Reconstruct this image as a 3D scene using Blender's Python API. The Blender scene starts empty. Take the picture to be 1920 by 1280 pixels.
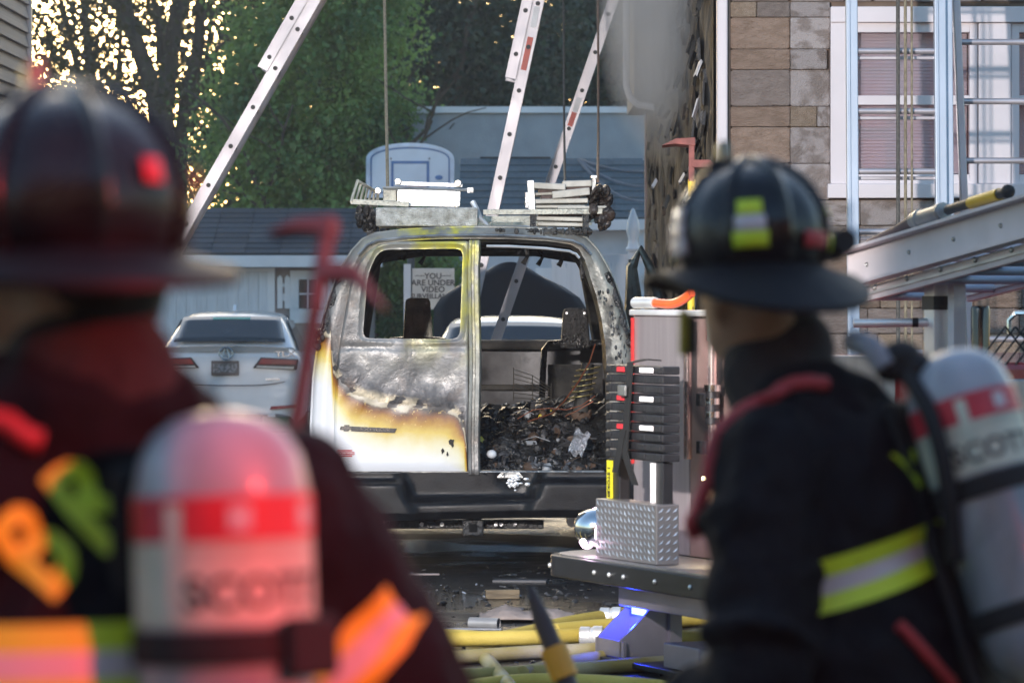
import bpy, bmesh, math, random
import numpy as np
from mathutils import Vector, Matrix, Euler
R = math.radians
random.seed(7)
rng = np.random.default_rng(7)
SC = bpy.context.scene
COL = SC.collection

# ------------------------------------------------------------------ camera
F = 7320.0            # focal length in photo pixels (1920 wide)
HC = 1.73             # camera height
HY = 545.0            # horizon row in the photo
cam = bpy.data.cameras.new('camera'); camo = bpy.data.objects.new('camera', cam); COL.objects.link(camo)
camo.location = (0, 0, HC); camo.rotation_euler = (R(90), 0, 0)
cam.sensor_width = 36; cam.lens = F / 1920 * 36
cam.shift_y = -(640 - HY) / 1920
cam.clip_start = 0.1; cam.clip_end = 3000
cam.dof.use_dof = True; cam.dof.focus_distance = 24.0; cam.dof.aperture_fstop = 5.6; cam.dof.aperture_blades = 0
SC.camera = camo

# ------------------------------------------------------------------ sky, sun, exposure
SUN_AZ, SUN_EL = R(-8), R(7)
w = bpy.data.worlds.new('World'); SC.world = w; w.use_nodes = True
wn = w.node_tree; bg = wn.nodes['Background']
sky = wn.nodes.new('ShaderNodeTexSky'); sky.sky_type = 'NISHITA'; sky.sun_disc = False
sky.sun_elevation = SUN_EL; sky.sun_rotation = SUN_AZ; sky.air_density = 1.0; sky.dust_density = 2.0; sky.ozone_density = 2.0
wn.links.new(sky.outputs[0], bg.inputs[0]); bg.inputs[1].default_value = 0.15
sd = Vector((math.sin(SUN_AZ) * math.cos(SUN_EL), math.cos(SUN_AZ) * math.cos(SUN_EL), math.sin(SUN_EL)))
sl = bpy.data.lights.new('sun', 'SUN'); sl.energy = 0.35; sl.angle = R(0.5); sl.color = (1, .86, .66)
so = bpy.data.objects.new('sun', sl); COL.objects.link(so); so.rotation_euler = sd.to_track_quat('Z', 'Y').to_euler()
SC.view_settings.view_transform = 'Standard'; SC.view_settings.look = 'None'
SC.view_settings.exposure = 2.0; SC.view_settings.gamma = 1

def W(px, py, d):
    "photo pixel at depth d -> world point (used to measure real positions)"
    return Vector(((px - 960) / F * d, d, HC - (py - HY) / F * d))

# ------------------------------------------------------------------ materials
def _n(nt, t, **kw):
    n = nt.nodes.new(t)
    for k, v in kw.items(): setattr(n, k, v)
    return n

def mat(name, col, rough=.6, metal=0., col2=None, var=.18, scale=5., detail=6., stretch=(1, 1, 1), bump=0., bscale=None,
        rnd=0., emit=None, estr=0., coat=0., lo=.35, hi=.65, rvar=0., trans=0., alpha=1., spec=.5):
    m = bpy.data.materials.get(name)
    if m: return m
    m = bpy.data.materials.new(name); m.use_nodes = True; nt = m.node_tree; b = nt.nodes['Principled BSDF']
    tc = _n(nt, 'ShaderNodeTexCoord'); mp = _n(nt, 'ShaderNodeMapping'); mp.inputs['Scale'].default_value = stretch
    vec = tc.outputs['Object']
    if rnd:
        oi = _n(nt, 'ShaderNodeObjectInfo'); mu = _n(nt, 'ShaderNodeMath', operation='MULTIPLY'); mu.inputs[1].default_value = 91.
        ad = _n(nt, 'ShaderNodeVectorMath', operation='ADD')
        nt.links.new(oi.outputs['Random'], mu.inputs[0]); nt.links.new(vec, ad.inputs[0]); nt.links.new(mu.outputs[0], ad.inputs[1]); vec = ad.outputs[0]
    nt.links.new(vec, mp.inputs['Vector'])
    no = _n(nt, 'ShaderNodeTexNoise'); no.inputs['Scale'].default_value = scale; no.inputs['Detail'].default_value = detail
    nt.links.new(mp.outputs[0], no.inputs['Vector'])
    rp = _n(nt, 'ShaderNodeValToRGB'); rp.color_ramp.elements[0].position = lo; rp.color_ramp.elements[1].position = hi
    if col2 is None: c1 = [c * (1 - var) for c in col]; c2 = [min(1, c * (1 + var)) for c in col]
    else: c1, c2 = col, col2
    rp.color_ramp.elements[0].color = (*c1, 1); rp.color_ramp.elements[1].color = (*c2, 1)
    nt.links.new(no.outputs['Fac'], rp.inputs[0]); out = rp.outputs[0]
    if rnd:
        hs = _n(nt, 'ShaderNodeHueSaturation'); mr = _n(nt, 'ShaderNodeMapRange')
        mr.inputs['To Min'].default_value = 1 - rnd; mr.inputs['To Max'].default_value = 1 + rnd
        nt.links.new(oi.outputs['Random'], mr.inputs[0]); nt.links.new(mr.outputs[0], hs.inputs['Value']); nt.links.new(out, hs.inputs['Color']); out = hs.outputs[0]
    nt.links.new(out, b.inputs['Base Color'])
    b.inputs['Roughness'].default_value = rough; b.inputs['Metallic'].default_value = metal
    b.inputs['Coat Weight'].default_value = coat; b.inputs['Specular IOR Level'].default_value = spec; b.inputs['Transmission Weight'].default_value = trans; b.inputs['Alpha'].default_value = alpha
    if rvar:
        mr2 = _n(nt, 'ShaderNodeMapRange'); mr2.inputs['From Min'].default_value = .3; mr2.inputs['From Max'].default_value = .7
        mr2.inputs['To Min'].default_value = max(.02, rough - rvar); mr2.inputs['To Max'].default_value = min(1, rough + rvar)
        nt.links.new(no.outputs['Fac'], mr2.inputs[0]); nt.links.new(mr2.outputs[0], b.inputs['Roughness'])
    if bump:
        bn = _n(nt, 'ShaderNodeTexNoise'); bn.inputs['Scale'].default_value = bscale or scale * 4; bn.inputs['Detail'].default_value = 5
        bu = _n(nt, 'ShaderNodeBump'); bu.inputs['Strength'].default_value = bump; bu.inputs['Distance'].default_value = .02
        nt.links.new(mp.outputs[0], bn.inputs['Vector']); nt.links.new(bn.outputs['Fac'], bu.inputs['Height']); nt.links.new(bu.outputs[0], b.inputs['Normal'])
    if emit: b.inputs['Emission Color'].default_value = (*emit, 1); b.inputs['Emission Strength'].default_value = estr
    return m

# ------------------------------------------------------------------ mesh building
def frame(d):
    d = Vector(d).normalized(); a = Vector((0, 0, 1)) if abs(d.z) < .9 else Vector((1, 0, 0))
    u = d.cross(a).normalized(); return u, u.cross(d).normalized(), d

class MB:
    def __init__(s): s.v = []; s.f = []; s.m = []; s.mi = 0
    def add(s, vs, fs):
        o = len(s.v); s.v += [tuple(v) for v in vs]; s.f += [tuple(i + o for i in f) for f in fs]; s.m += [s.mi] * len(fs); return s
    def box(s, c, sz, rot=None):
        c = Vector(c); h = [q / 2 for q in sz]; vs = []
        M_ = rot if isinstance(rot, Matrix) else (Euler(rot).to_matrix() if rot else Matrix.Identity(3))
        for x in (-1, 1):
            for y in (-1, 1):
                for z in (-1, 1): vs.append(c + M_ @ Vector((x * h[0], y * h[1], z * h[2])))
        return s.add(vs, [(0, 1, 3, 2), (4, 6, 7, 5), (0, 4, 5, 1), (2, 3, 7, 6), (0, 2, 6, 4), (1, 5, 7, 3)])
    def bb(s, x0, x1, y0, y1, z0, z1): return s.box(((x0 + x1) / 2, (y0 + y1) / 2, (z0 + z1) / 2), (abs(x1 - x0), abs(y1 - y0), abs(z1 - z0)))
    def hexa(s, p): return s.add(p, [(0, 3, 2, 1), (4, 5, 6, 7), (0, 1, 5, 4), (1, 2, 6, 5), (2, 3, 7, 6), (3, 0, 4, 7)])
    def bar(s, p0, p1, wx, wy, up=(0, 0, 1)):
        p0, p1 = Vector(p0), Vector(p1); d = (p1 - p0).normalized(); u = d.cross(Vector(up))
        u = u.normalized() if u.length > 1e-4 else Vector((1, 0, 0)); q = u.cross(d).normalized(); pts = []
        for p in (p0, p1):
            for a, b in ((-1, -1), (1, -1), (1, 1), (-1, 1)): pts.append(p + u * a * wx / 2 + q * b * wy / 2)
        return s.hexa(pts)
    def cyl(s, p0, p1, r, r2=None, n=12): return s.tube([p0, p1], [r, r if r2 is None else r2], n)
    def tube(s, pts, r, n=8):
        pts = [Vector(p) for p in pts]; rs = r if isinstance(r, (list, tuple)) else [r] * len(pts); vs = []; u = None
        for i, p in enumerate(pts):
            d = (pts[min(i + 1, len(pts) - 1)] - pts[max(i - 1, 0)])
            if d.length < 1e-9: d = Vector((0, 0, 1))
            if u is None: u, q, d = frame(d)
            else:
                d.normalize(); u = (u - d * u.dot(d)); u = u.normalized() if u.length > 1e-6 else frame(d)[0]; q = u.cross(d)
            for k in range(n): t = 2 * math.pi * k / n; vs.append(p + (u * math.cos(t) + q * math.sin(t)) * rs[i])
        fs = [(i * n + k, i * n + (k + 1) % n, (i + 1) * n + (k + 1) % n, (i + 1) * n + k) for i in range(len(pts) - 1) for k in range(n)]
        fs.append(tuple(range(n))[::-1]); fs.append(tuple((len(pts) - 1) * n + k for k in range(n)))
        return s.add(vs, fs)
    def grid(s, P):
        a, b = len(P), len(P[0]); vs = [p for row in P for p in row]
        return s.add(vs, [(i * b + j, i * b + j + 1, (i + 1) * b + j + 1, (i + 1) * b + j) for i in range(a - 1) for j in range(b - 1)])
    def loops(s, L):
        a, b = len(L), len(L[0]); vs = [p for row in L for p in row]
        return s.add(vs, [(i * b + j, i * b + (j + 1) % b, (i + 1) * b + (j + 1) % b, (i + 1) * b + j) for i in range(a - 1) for j in range(b)])
    def ell(s, c, r, n=16, m=10, rot=None):
        c = Vector(c); r = r if isinstance(r, (list, tuple)) else (r, r, r); M_ = Euler(rot).to_matrix() if rot else Matrix.Identity(3); vs = []
        for i in range(m + 1):
            t = math.pi * i / m
            for k in range(n): f = 2 * math.pi * k / n; vs.append(c + M_ @ Vector((r[0] * math.sin(t) * math.cos(f), r[1] * math.sin(t) * math.sin(f), r[2] * math.cos(t))))
        return s.add(vs, [(i * n + k, (i + 1) * n + k, (i + 1) * n + (k + 1) % n, i * n + (k + 1) % n) for i in range(m) for k in range(n)])
    def lathe(s, prof, n=24, p0=(0, 0, 0), axis=(0, 0, 1), a0=0, a1=2 * math.pi):
        u, q, d = frame(axis); p0 = Vector(p0); full = abs(a1 - a0 - 2 * math.pi) < 1e-6; k_ = n if full else n + 1; vs = []
        for r, z in prof:
            for k in range(k_): t = a0 + (a1 - a0) * k / n; vs.append(p0 + d * z + (u * math.cos(t) + q * math.sin(t)) * r)
        return s.add(vs, [(i * k_ + k, i * k_ + (k + 1) % k_, (i + 1) * k_ + (k + 1) % k_, (i + 1) * k_ + k) for i in range(len(prof) - 1) for k in range(n)])
    def prism(s, poly, ext, place=lambda a, b, c: (a, c, b)):
        "2-D polygon (a,b) extruded over ext=(c0,c1); place maps (a,b,c) to 3-D"
        n = len(poly); vs = [place(a, b, ext[0]) for a, b in poly] + [place(a, b, ext[1]) for a, b in poly]
        return s.add(vs, [tuple(range(n)), tuple(range(2 * n - 1, n - 1, -1))] + [(i, i + n, (i + 1) % n + n, (i + 1) % n) for i in range(n)])
    def tf(s, M_): s.v = [tuple(M_ @ Vector(v)) for v in s.v]; return s
    def build(s, name, ms, parent=None, smooth=False, bev=0, loc=None, rot=None, solid=0, sub=0, seg=2):
        me = bpy.data.meshes.new(name); me.from_pydata(s.v, [], s.f)
        ms = ms if isinstance(ms, (list, tuple)) else [ms]
        for m in ms: me.materials.append(m)
        if len(ms) > 1: me.polygons.foreach_set('material_index', s.m)
        bm = bmesh.new(); bm.from_mesh(me); bmesh.ops.remove_doubles(bm, verts=bm.verts, dist=1e-5); bmesh.ops.recalc_face_normals(bm, faces=bm.faces); bm.to_mesh(me); bm.free()
        o = bpy.data.objects.new(name, me); COL.objects.link(o)
        if parent: o.parent = parent
        if loc is not None: o.location = loc
        if rot is not None: o.rotation_euler = rot
        if solid: k = o.modifiers.new('thick', 'SOLIDIFY'); k.thickness = solid; k.offset = 0
        if bev: k = o.modifiers.new('bev', 'BEVEL'); k.width = bev; k.segments = seg; k.limit_method = 'ANGLE'; k.angle_limit = R(40)
        if sub: k = o.modifiers.new('sub', 'SUBSURF'); k.levels = sub; k.render_levels = sub
        if smooth:
            me.polygons.foreach_set('use_smooth', [True] * len(me.polygons))
            me.set_sharp_from_angle(angle=R(smooth if smooth is not True else 45))
        return o

def tag(o, label, cat, group=None):
    o['label'] = label; o['category'] = cat
    if group: o['group'] = group
    return o
def struct(o): o['kind'] = 'structure'; return o
def stuff(o): o['kind'] = 'stuff'; return o
def thing(name, label, cat, loc=(0, 0, 0), rz=0, group=None):
    o = bpy.data.objects.new(name, None); COL.objects.link(o); o.location = loc; o.rotation_euler = (0, 0, rz); o.empty_display_size = .1
    return tag(o, label, cat, group)
def piece(name, me, parent, loc, scale=(1, 1, 1), rot=(0, 0, 0), m=None):
    o = bpy.data.objects.new(name, me); COL.objects.link(o); o.parent = parent; o.location = loc; o.scale = scale; o.rotation_euler = rot
    if m:
        if not me.materials: me.materials.append(None)
        o.material_slots[0].link = 'OBJECT'; o.material_slots[0].material = m
    return o
def baked(o):
    "evaluate modifiers into plain mesh data"
    dg = bpy.context.evaluated_depsgraph_get(); me = bpy.data.meshes.new_from_object(o.evaluated_get(dg)); o.modifiers.clear(); o.data = me; return o
def text_mesh(txt, size, depth=.001, align='CENTER', bold=0.):
    cu = bpy.data.curves.new('lettering', 'FONT'); cu.body = txt; cu.size = size; cu.extrude = depth; cu.align_x = align; cu.align_y = 'CENTER'; cu.resolution_u = 3; cu.offset = bold
    o = bpy.data.objects.new('lettering', cu); COL.objects.link(o); dg = bpy.context.evaluated_depsgraph_get()
    me = bpy.data.meshes.new_from_object(o.evaluated_get(dg)); bpy.data.objects.remove(o); return me
def text(name, txt, size, m, parent, loc, rot, depth=.001, align='CENTER', sx=1., bold=0.):
    me = text_mesh(txt, size, depth, align, bold); me.materials.clear(); me.materials.append(m)
    o = bpy.data.objects.new(name, me); COL.objects.link(o); o.parent = parent; o.location = loc; o.rotation_euler = rot; o.scale = (sx, 1, 1); return o
def bbox_mesh(name, bev=.05):
    b = MB().box((0, 0, 0), (1, 1, 1)); o = b.build(name, [], bev=bev, seg=1); baked(o); me = o.data; bpy.data.objects.remove(o); return me
def fast_mesh(name, V, Q, m, parent=None):
    me = bpy.data.meshes.new(name); n = len(Q); k = Q.shape[1]
    me.vertices.add(len(V)); me.vertices.foreach_set('co', V.astype(np.float32).ravel())
    me.loops.add(n * k); me.loops.foreach_set('vertex_index', Q.astype(np.int32).ravel())
    me.polygons.add(n); me.polygons.foreach_set('loop_start', np.arange(0, n * k, k, dtype=np.int32)); me.update(calc_edges=True)
    me.materials.append(m); o = bpy.data.objects.new(name, me); COL.objects.link(o)
    if parent: o.parent = parent
    return o
def smooth_noise(x, y, s=0):
    return (math.sin(x * 1.7 + s) * math.cos(y * 2.3 + 1.3 * s) + .5 * math.sin(x * 4.1 + y * 3.3 + 2 * s) + .25 * math.sin(x * 9.7 - y * 8.1 + s * 3)) / 1.75
# ================================================================== SETTING
def wet_asphalt():
    m = mat('wet_asphalt', (.006, .006, .0065), rough=.35, col2=(.018, .0175, .0175), scale=9, bump=.5, bscale=45, spec=.3)
    nt = m.node_tree; b = nt.nodes['Principled BSDF']; tc = _n(nt, 'ShaderNodeTexCoord')
    no = _n(nt, 'ShaderNodeTexNoise'); no.inputs['Scale'].default_value = .9; no.inputs['Detail'].default_value = 4
    rp = _n(nt, 'ShaderNodeMapRange'); rp.inputs['From Min'].default_value = .42; rp.inputs['From Max'].default_value = .56
    rp.inputs['To Min'].default_value = .08; rp.inputs['To Max'].default_value = .55
    nt.links.new(tc.outputs['Object'], no.inputs['Vector']); nt.links.new(no.outputs['Fac'], rp.inputs[0]); nt.links.new(rp.outputs[0], b.inputs['Roughness'])
    return m
g = MB(); P = [[(x, y, 0) for x in (-300, -60, -8, 8, 60, 300)] for y in (-150, -20, 0, 40, 120, 420)]; g.grid(P)
struct(g.build('ground', wet_asphalt()))
lawn = mat('lawn', (.03, .07, .015), rough=.9, col2=(.07, .11, .03), scale=3, bump=.6, bscale=80)
struct(MB().grid([[(-30, 47.5, .02), (-2.7, 47.5, .02)], [(-30, 54.6, .02), (-2.7, 54.6, .02)]]).build('lawn', lawn))
struct(MB().grid([[(-60, 57.5, .02), (40, 57.5, .02)], [(-60, 300, .02), (40, 300, .02)]]).build('back_yard', lawn))

# ---------------------------------------------------------------- shingle roofed garage (left)
white_paint = mat('white_paint', (.58, .59, .62), rough=.5, var=.06, scale=2, bump=.05)
tan_wall = mat('tan_wall', (.25, .21, .2), rough=.85, var=.1, scale=8, bump=.2)
shingle = mat('shingle', (.045, .05, .06), rough=.85, var=.25, scale=14, bump=.3, rnd=.2)
dark_glass = mat('dark_glass', (.02, .025, .03), rough=.06, var=.1)
UNIT = bbox_mesh('unit_block', .03)
def shingle_course(parent, x0, x1, y0, z0, y1, z1, n, wsh, m):
    "rows of overlapping shingle strips, each strip a slightly tilted board"
    me = bpy.data.meshes.get('shingle_strip') or bbox_mesh('shingle_strip', .04)
    L_ = math.hypot(y1 - y0, z1 - z0) / n; a = math.atan2(z1 - z0, y1 - y0)
    k = max(1, round((x1 - x0) / wsh)); ww = (x1 - x0) / k
    for i in range(n):
        t = (i + .5) / n
        for j in range(k):
            piece('shingle', me, parent, (x0 + (j + .5) * ww, y0 + (y1 - y0) * t, z0 + (z1 - z0) * t + .012 + random.uniform(0, .004)), (ww * .985, L_ * 1.15, .018), (a - .05, 0, 0), m)
def garage_left():
    d = 53.0; X0, X1 = -7.6, -1.95
    t = thing('garage', 'low garage with dark shingle roof, white plank door and small shuttered window', 'garage', (0, d, 0))
    zt = HC - (482 - HY) / F * d; zr = 2.83
    wb = MB(); xw0 = (544 - 960) / F * d; xw1 = (612 - 960) / F * d; zw0 = HC - (606 - HY) / F * d; zw1 = HC - (507 - HY) / F * d
    wb.bb(X0, xw0, 0, .12, 0, zt); wb.bb(xw1, X1, 0, .12, 0, zt); wb.bb(xw0, xw1, 0, .12, 0, zw0); wb.bb(xw0, xw1, 0, .12, zw1, zt)
    wb.bb(X0, X0 + .12, .12, 4, 0, zt); wb.bb(X1 - .12, X1, .12, 4, 0, zt); wb.bb(X0, X1, 4, 4.12, 0, zt)
    wb.build('wall', tan_wall, t)
    rf = MB(); rf.hexa([(X0 - .2, -.28, zt - .01), (X1 + .2, -.28, zt - .01), (X1 + .2, 2.0, zr), (X0 - .2, 2.0, zr), (X0 - .2, -.28, zt + .03), (X1 + .2, -.28, zt + .03), (X1 + .2, 2.0, zr + .04), (X0 - .2, 2.0, zr + .04)])
    rf.hexa([(X0 - .2, 2.0, zr), (X1 + .2, 2.0, zr), (X1 + .2, 4.4, zt), (X0 - .2, 4.4, zt), (X0 - .2, 2.0, zr + .04), (X1 + .2, 2.0, zr + .04), (X1 + .2, 4.4, zt + .04), (X0 - .2, 4.4, zt + .04)])
    ro = rf.build('roof', shingle, t)
    shingle_course(ro, -5.0, X1 + .2, -.29, zt + .032, 1.98, zr + .042, 9, .45, shingle)
    MB().bb(X0 - .2, X1 + .2, -.34, -.285, zt - .14, zt + .02).build('fascia', white_paint, t, bev=.008)
    # sliding door of vertical planks
    xd1 = (516 - 960) / F * d; x = xd1 - .12 - 2.9; dm = mat('door_white', (.5, .52, .56), rough=.55, var=.08, scale=6, bump=.1, rnd=.06)
    dr = MB().bb(x - .01, xd1 - .11, -.03, -.004, .05, zt - .2).build('door', dm, t)
    while x < xd1 - .13:
        piece('plank', UNIT, dr, (x + .07, -.042, (zt - .16) / 2), (.136, .024, zt - .26), m=dm); x += .14
    fr = MB(); fr.bb(xd1 - .1, xd1, -.06, -.003, 0, zt - .16); fr.bb(xd1 - 3.1, xd1, -.075, -.002, zt - .2, zt - .145); fr.build('door_frame', white_paint, t, bev=.006)
    # window with muntins, shutter
    win = MB(); wI0, wI1 = xw0 + .12, xw1 - .12; zI0, zI1 = zw0 + .2, zw1 - .12
    for a in ((xw0, xw1, zw0, zI0), (xw0, xw1, zI1, zw1), (xw0, wI0, zI0, zI1), (wI1, xw1, zI0, zI1)): win.bb(a[0], a[1], -.04, .05, a[2], a[3])
    wo = win.build('window', white_paint, t, bev=.006)
    MB().bb(wI0, wI1, .03, .045, zI0, zI1).build('pane', dark_glass, wo)
    mu = MB(); mu.bb((wI0 + wI1) / 2 - .012, (wI0 + wI1) / 2 + .012, .0, .028, zI0, zI1); mu.bb(wI0, wI1, .002, .026, (zI0 + zI1) / 2 - .012, (zI0 + zI1) / 2 + .012); mu.build('muntin', white_paint, wo)
    for sx in ((520 - 960) / F * d, (613 - 960) / F * d):
        sh = MB()
        for k in (0, 1): sh.prism([(sx + k * .1, zw0 + .2), (sx + k * .1 + .075, zw0 + .2), (sx + k * .1 + .075, zw1 - .1), (sx + k * .1 + .037, zw1 - .06), (sx + k * .1, zw1 - .1)], (-.045, -.004))
        for z in (zw0 + .33, (zw0 + zw1) / 2 + .02, zw1 - .2): sh.bb(sx - .001, sx + .176, -.035, -.006, z - .025, z + .025)
        sh.build('shutter', white_paint, t, bev=.004)
garage_left()

# ---------------------------------------------------------------- flat roofed grey building and shingled carport behind the van
grey_stucco = mat('grey_stucco', (.27, .29, .32), rough=.9, var=.09, scale=3, bump=.25, bscale=40)
def grey_building():
    d = 58.0; x0 = (772 - 960) / F * d; x1 = (1212 - 960) / F * d + 1.5; zt = HC - (213 - HY) / F * d
    t = thing('flat_roofed_building', 'flat roofed grey stucco building with pale roof edge under dark trees', 'building', (0, d, 0))
    MB().bb(x0, x1, 0, 6, 0, zt).build('wall', grey_stucco, t)
    MB().bb(x0 - .05, x1 + .05, -.06, 6.05, zt + .002, zt + .1).build('roof_edge', white_paint, t, bev=.01)
grey_building()
def carport():
    d = 48.0; s = F / d; X = lambda px: (px - 960) / s; Z = lambda py: HC - (py - HY) / s
    t = thing('carport', 'white fronted carport with slate shingle roof in front of grey stucco building', 'carport', (0, d, 0))
    x0, x1 = X(852), X(1216); zt, ze = Z(291), Z(414)
    sm = mat('slate_shingle', (.06, .085, .1), rough=.8, var=.22, scale=10, bump=.3, rnd=.16)
    rf = MB(); rf.hexa([(x0, -.1, ze - .02), (x1, -.1, ze - .02), (x1, 1.6, zt - .05), (x0 + .12, 1.6, zt - .05), (x0, -.1, ze + .02), (x1, -.1, ze + .02), (x1, 1.6, zt - .01), (x0 + .12, 1.6, zt - .01)])
    ro = rf.build('roof', sm, t)
    shingle_course(ro, x0 + .05, x1 - .02, -.09, ze + .022, 1.58, zt - .008, 9, .4, sm)
    MB().bb(x0 + .3, X(1035), 1.58, 1.7, zt - .05, zt + .035).build('ridge_cap', mat('ridge_cap', (.02, .022, .025), rough=.8), ro, bev=.01)
    # dark run-off marks of the hose water: shallow curved battens lying on the roof
    for k, rr in enumerate((1.02, 1.3, 1.62)):
        pts = []
        for i in range(16):
            u = i / 15; px = 1085 + 125 * u; py = 297 + (26 + 30 * k) * (1 - (1 - u) ** 2.1); z = Z(py); y = -.1 + 1.7 * (z - ze) / (zt - ze)
            pts.append((X(px) * (d + y) / d, y, z + .035))
        MB().tube(pts, .022, 6).build('water_hose', mat('green_hose', (.05, .13, .12) if k == 1 else (.09, .1, .12), rough=.5), ro, smooth=True)
    MB().bb(x0, x1, -.16, -.105, ze - .12, ze + .015).build('fascia', white_paint, t, bev=.008)
    wb = MB(); wb.bb(x0 + .1, x1 - .1, .1, .25, 0, ze - .02); wb.build('wall', mat('pale_wall', (.4, .44, .5), rough=.7, var=.06), t)
    # panelled door
    for i in range(4):
        for j in range(4):
            piece('door_panel', UNIT, t, (X(1000) + .26 + j * .5, .085, .28 + i * .5), (.47, .03, .46), m=white_paint)
    MB().bb(x1 - .13, x1 - .01, -.08, .04, 0, ze - .121).build('post', white_paint, t, bev=.006)
carport()
def picket_post():
    d = 43.0; s = F / d; x = (1187 - 960) / s
    t = thing('fence_section', 'white fence section with pointed post beside the charred wall', 'fence', (x, d, 0))
    MB().box((0, 0, 1.08), (.115, .115, 2.16)).build('post', white_paint, t, bev=.006)
    MB().lathe([(.075, 2.16), (.085, 2.19), (.06, 2.22), (.05, 2.3), (.075, 2.38), (.06, 2.5), (.02, 2.62), (0, 2.64)], 12).build('finial', white_paint, t, smooth=True)
    for z in (.3, 1.2, 2.08): MB().bb(-.9, -.06, -.02, .02, z - .05, z + .05).build('rail', white_paint, t)
    for k in range(5): piece('board', UNIT, t, (-.16 - k * .165, -.035, 1.1), (.155, .02, 1.9), m=white_paint)
    MB().bb(.06, .16, -.02, .02, 2.03, 2.13).build('rail', white_paint, t)
picket_post()

# warning sign seen through the van
def warning_sign():
    d = 41.0; s = F / d; X = lambda px: (px - 960) / s; Z = lambda py: HC - (py - HY) / s
    t = thing('warning_sign', 'cream surveillance notice board on white post seen through the burnt van', 'sign', (X(812), d, 0)); ox = X(812)
    MB().bb(X(757) - ox, X(770) - ox, -.02, .06, 0, Z(495)).build('post', white_paint, t)
    MB().bb(X(773) - ox, X(852) - ox, 0, .02, Z(580), Z(503)).build('board', mat('sign_cream', (.6, .56, .5), rough=.6, var=.06), t, bev=.004)
    ink = mat('sign_ink', (.08, .07, .07), rough=.7)
    for i, tx in enumerate(('YOU', 'ARE UNDER', 'VIDEO', 'SURVEILLANCE')):
        text('lettering', tx, .085 if i < 3 else .07, ink, t, (0, -.004, Z(518 + i * 12.5)), (R(90), 0, 0), .001, bold=.002)
    MB().bb(X(778) - ox, X(796) - ox, -.003, -.001, Z(517) - .003, Z(517) + .004).build('rule', ink, t)
    MB().bb(X(828) - ox, X(846) - ox, -.003, -.001, Z(517) - .003, Z(517) + .004).build('rule', ink, t)
warning_sign()

def hoop():
    d = 50.0; s = F / d; X = lambda px: (px - 960) / s; Z = lambda py: HC - (py - HY) / s
    cx = X(769); t = thing('basketball_hoop', 'fan shaped white basketball backboard with blue trim on pole', 'basketball hoop', (cx, d, 0))
    hw = .565; zb = 2.92; zt = Z(268)
    def fan(k, n=28):
        h = hw - k; top = zt - k; r = [(-h, zb + k), (h, zb + k)]; mid = zb + .48
        for i in range(n + 1):
            a = math.pi * i / n; r.append((h * math.cos(a) ** 1 if abs(math.cos(a)) > 1e-6 else 0, mid + (top - mid) * math.sin(a) ** .85))
        return r
    bw = mat('backboard_white', (.55, .6, .68), rough=.4, var=.05); bl = mat('trim_blue', (.03, .13, .33), rough=.4)
    MB().prism(fan(0), (0, .03)).build('backboard', bw, t, bev=.006)
    def band(k0, k1, y):
        a, b = fan(k0), fan(k1); n = len(a); m = MB(); m.add([(p[0], y, p[1]) for p in a] + [(p[0], y, p[1]) for p in b], [(i, (i + 1) % n, (i + 1) % n + n, i + n) for i in range(n)]); return m
    band(0, .045, -.006).build('rim_moulding', mat('moulding', (.5, .58, .7), rough=.35), t, solid=.01)
    band(.055, .075, -.003).build('trim', bl, t, solid=.002)
    q = MB(); a0, a1, z0, z1 = X(733) - cx, X(805) - cx, zb + .1, Z(302)
    for b in ((a0, a1, z1 - .035, z1), (a0, a1, z0, z0 + .035), (a0, a0 + .035, z0 + .035, z1 - .035), (a1 - .035, a1, z0 + .035, z1 - .035)): q.bb(b[0], b[1], -.006, -.001, b[2], b[3])
    q.build('target_square', bl, t)
    for bx, bz in ((a0, z1 + .03), (a1, z1 + .03)): MB().cyl((bx, -.01, bz), (bx, .0, bz), .012, n=8).build('bolt', mat('dark_bolt', (.03, .03, .03)), t)
    MB().ell((X(823) - cx, -.004, Z(333)), (.05, .003, .03), 12, 8).build('emblem', bl, t)
    MB().tube([(0, .45, 0), (0, .45, 2.6), (0, .3, 2.95), (0, .04, 3.15)], .05, 10).build('pole', mat('pole_grey', (.1, .11, .12), rough=.5, metal=.5), t, smooth=True)
    rg = MB(); rg.tube([(.23 * math.cos(i * math.pi / 10), -.3 + .23 * math.sin(i * math.pi / 10), zb + .12) for i in range(21)], .009, 6); rg.build('rim', mat('rim_orange', (.6, .12, .02), rough=.4, metal=.4), t, smooth=True)
hoop()

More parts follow.
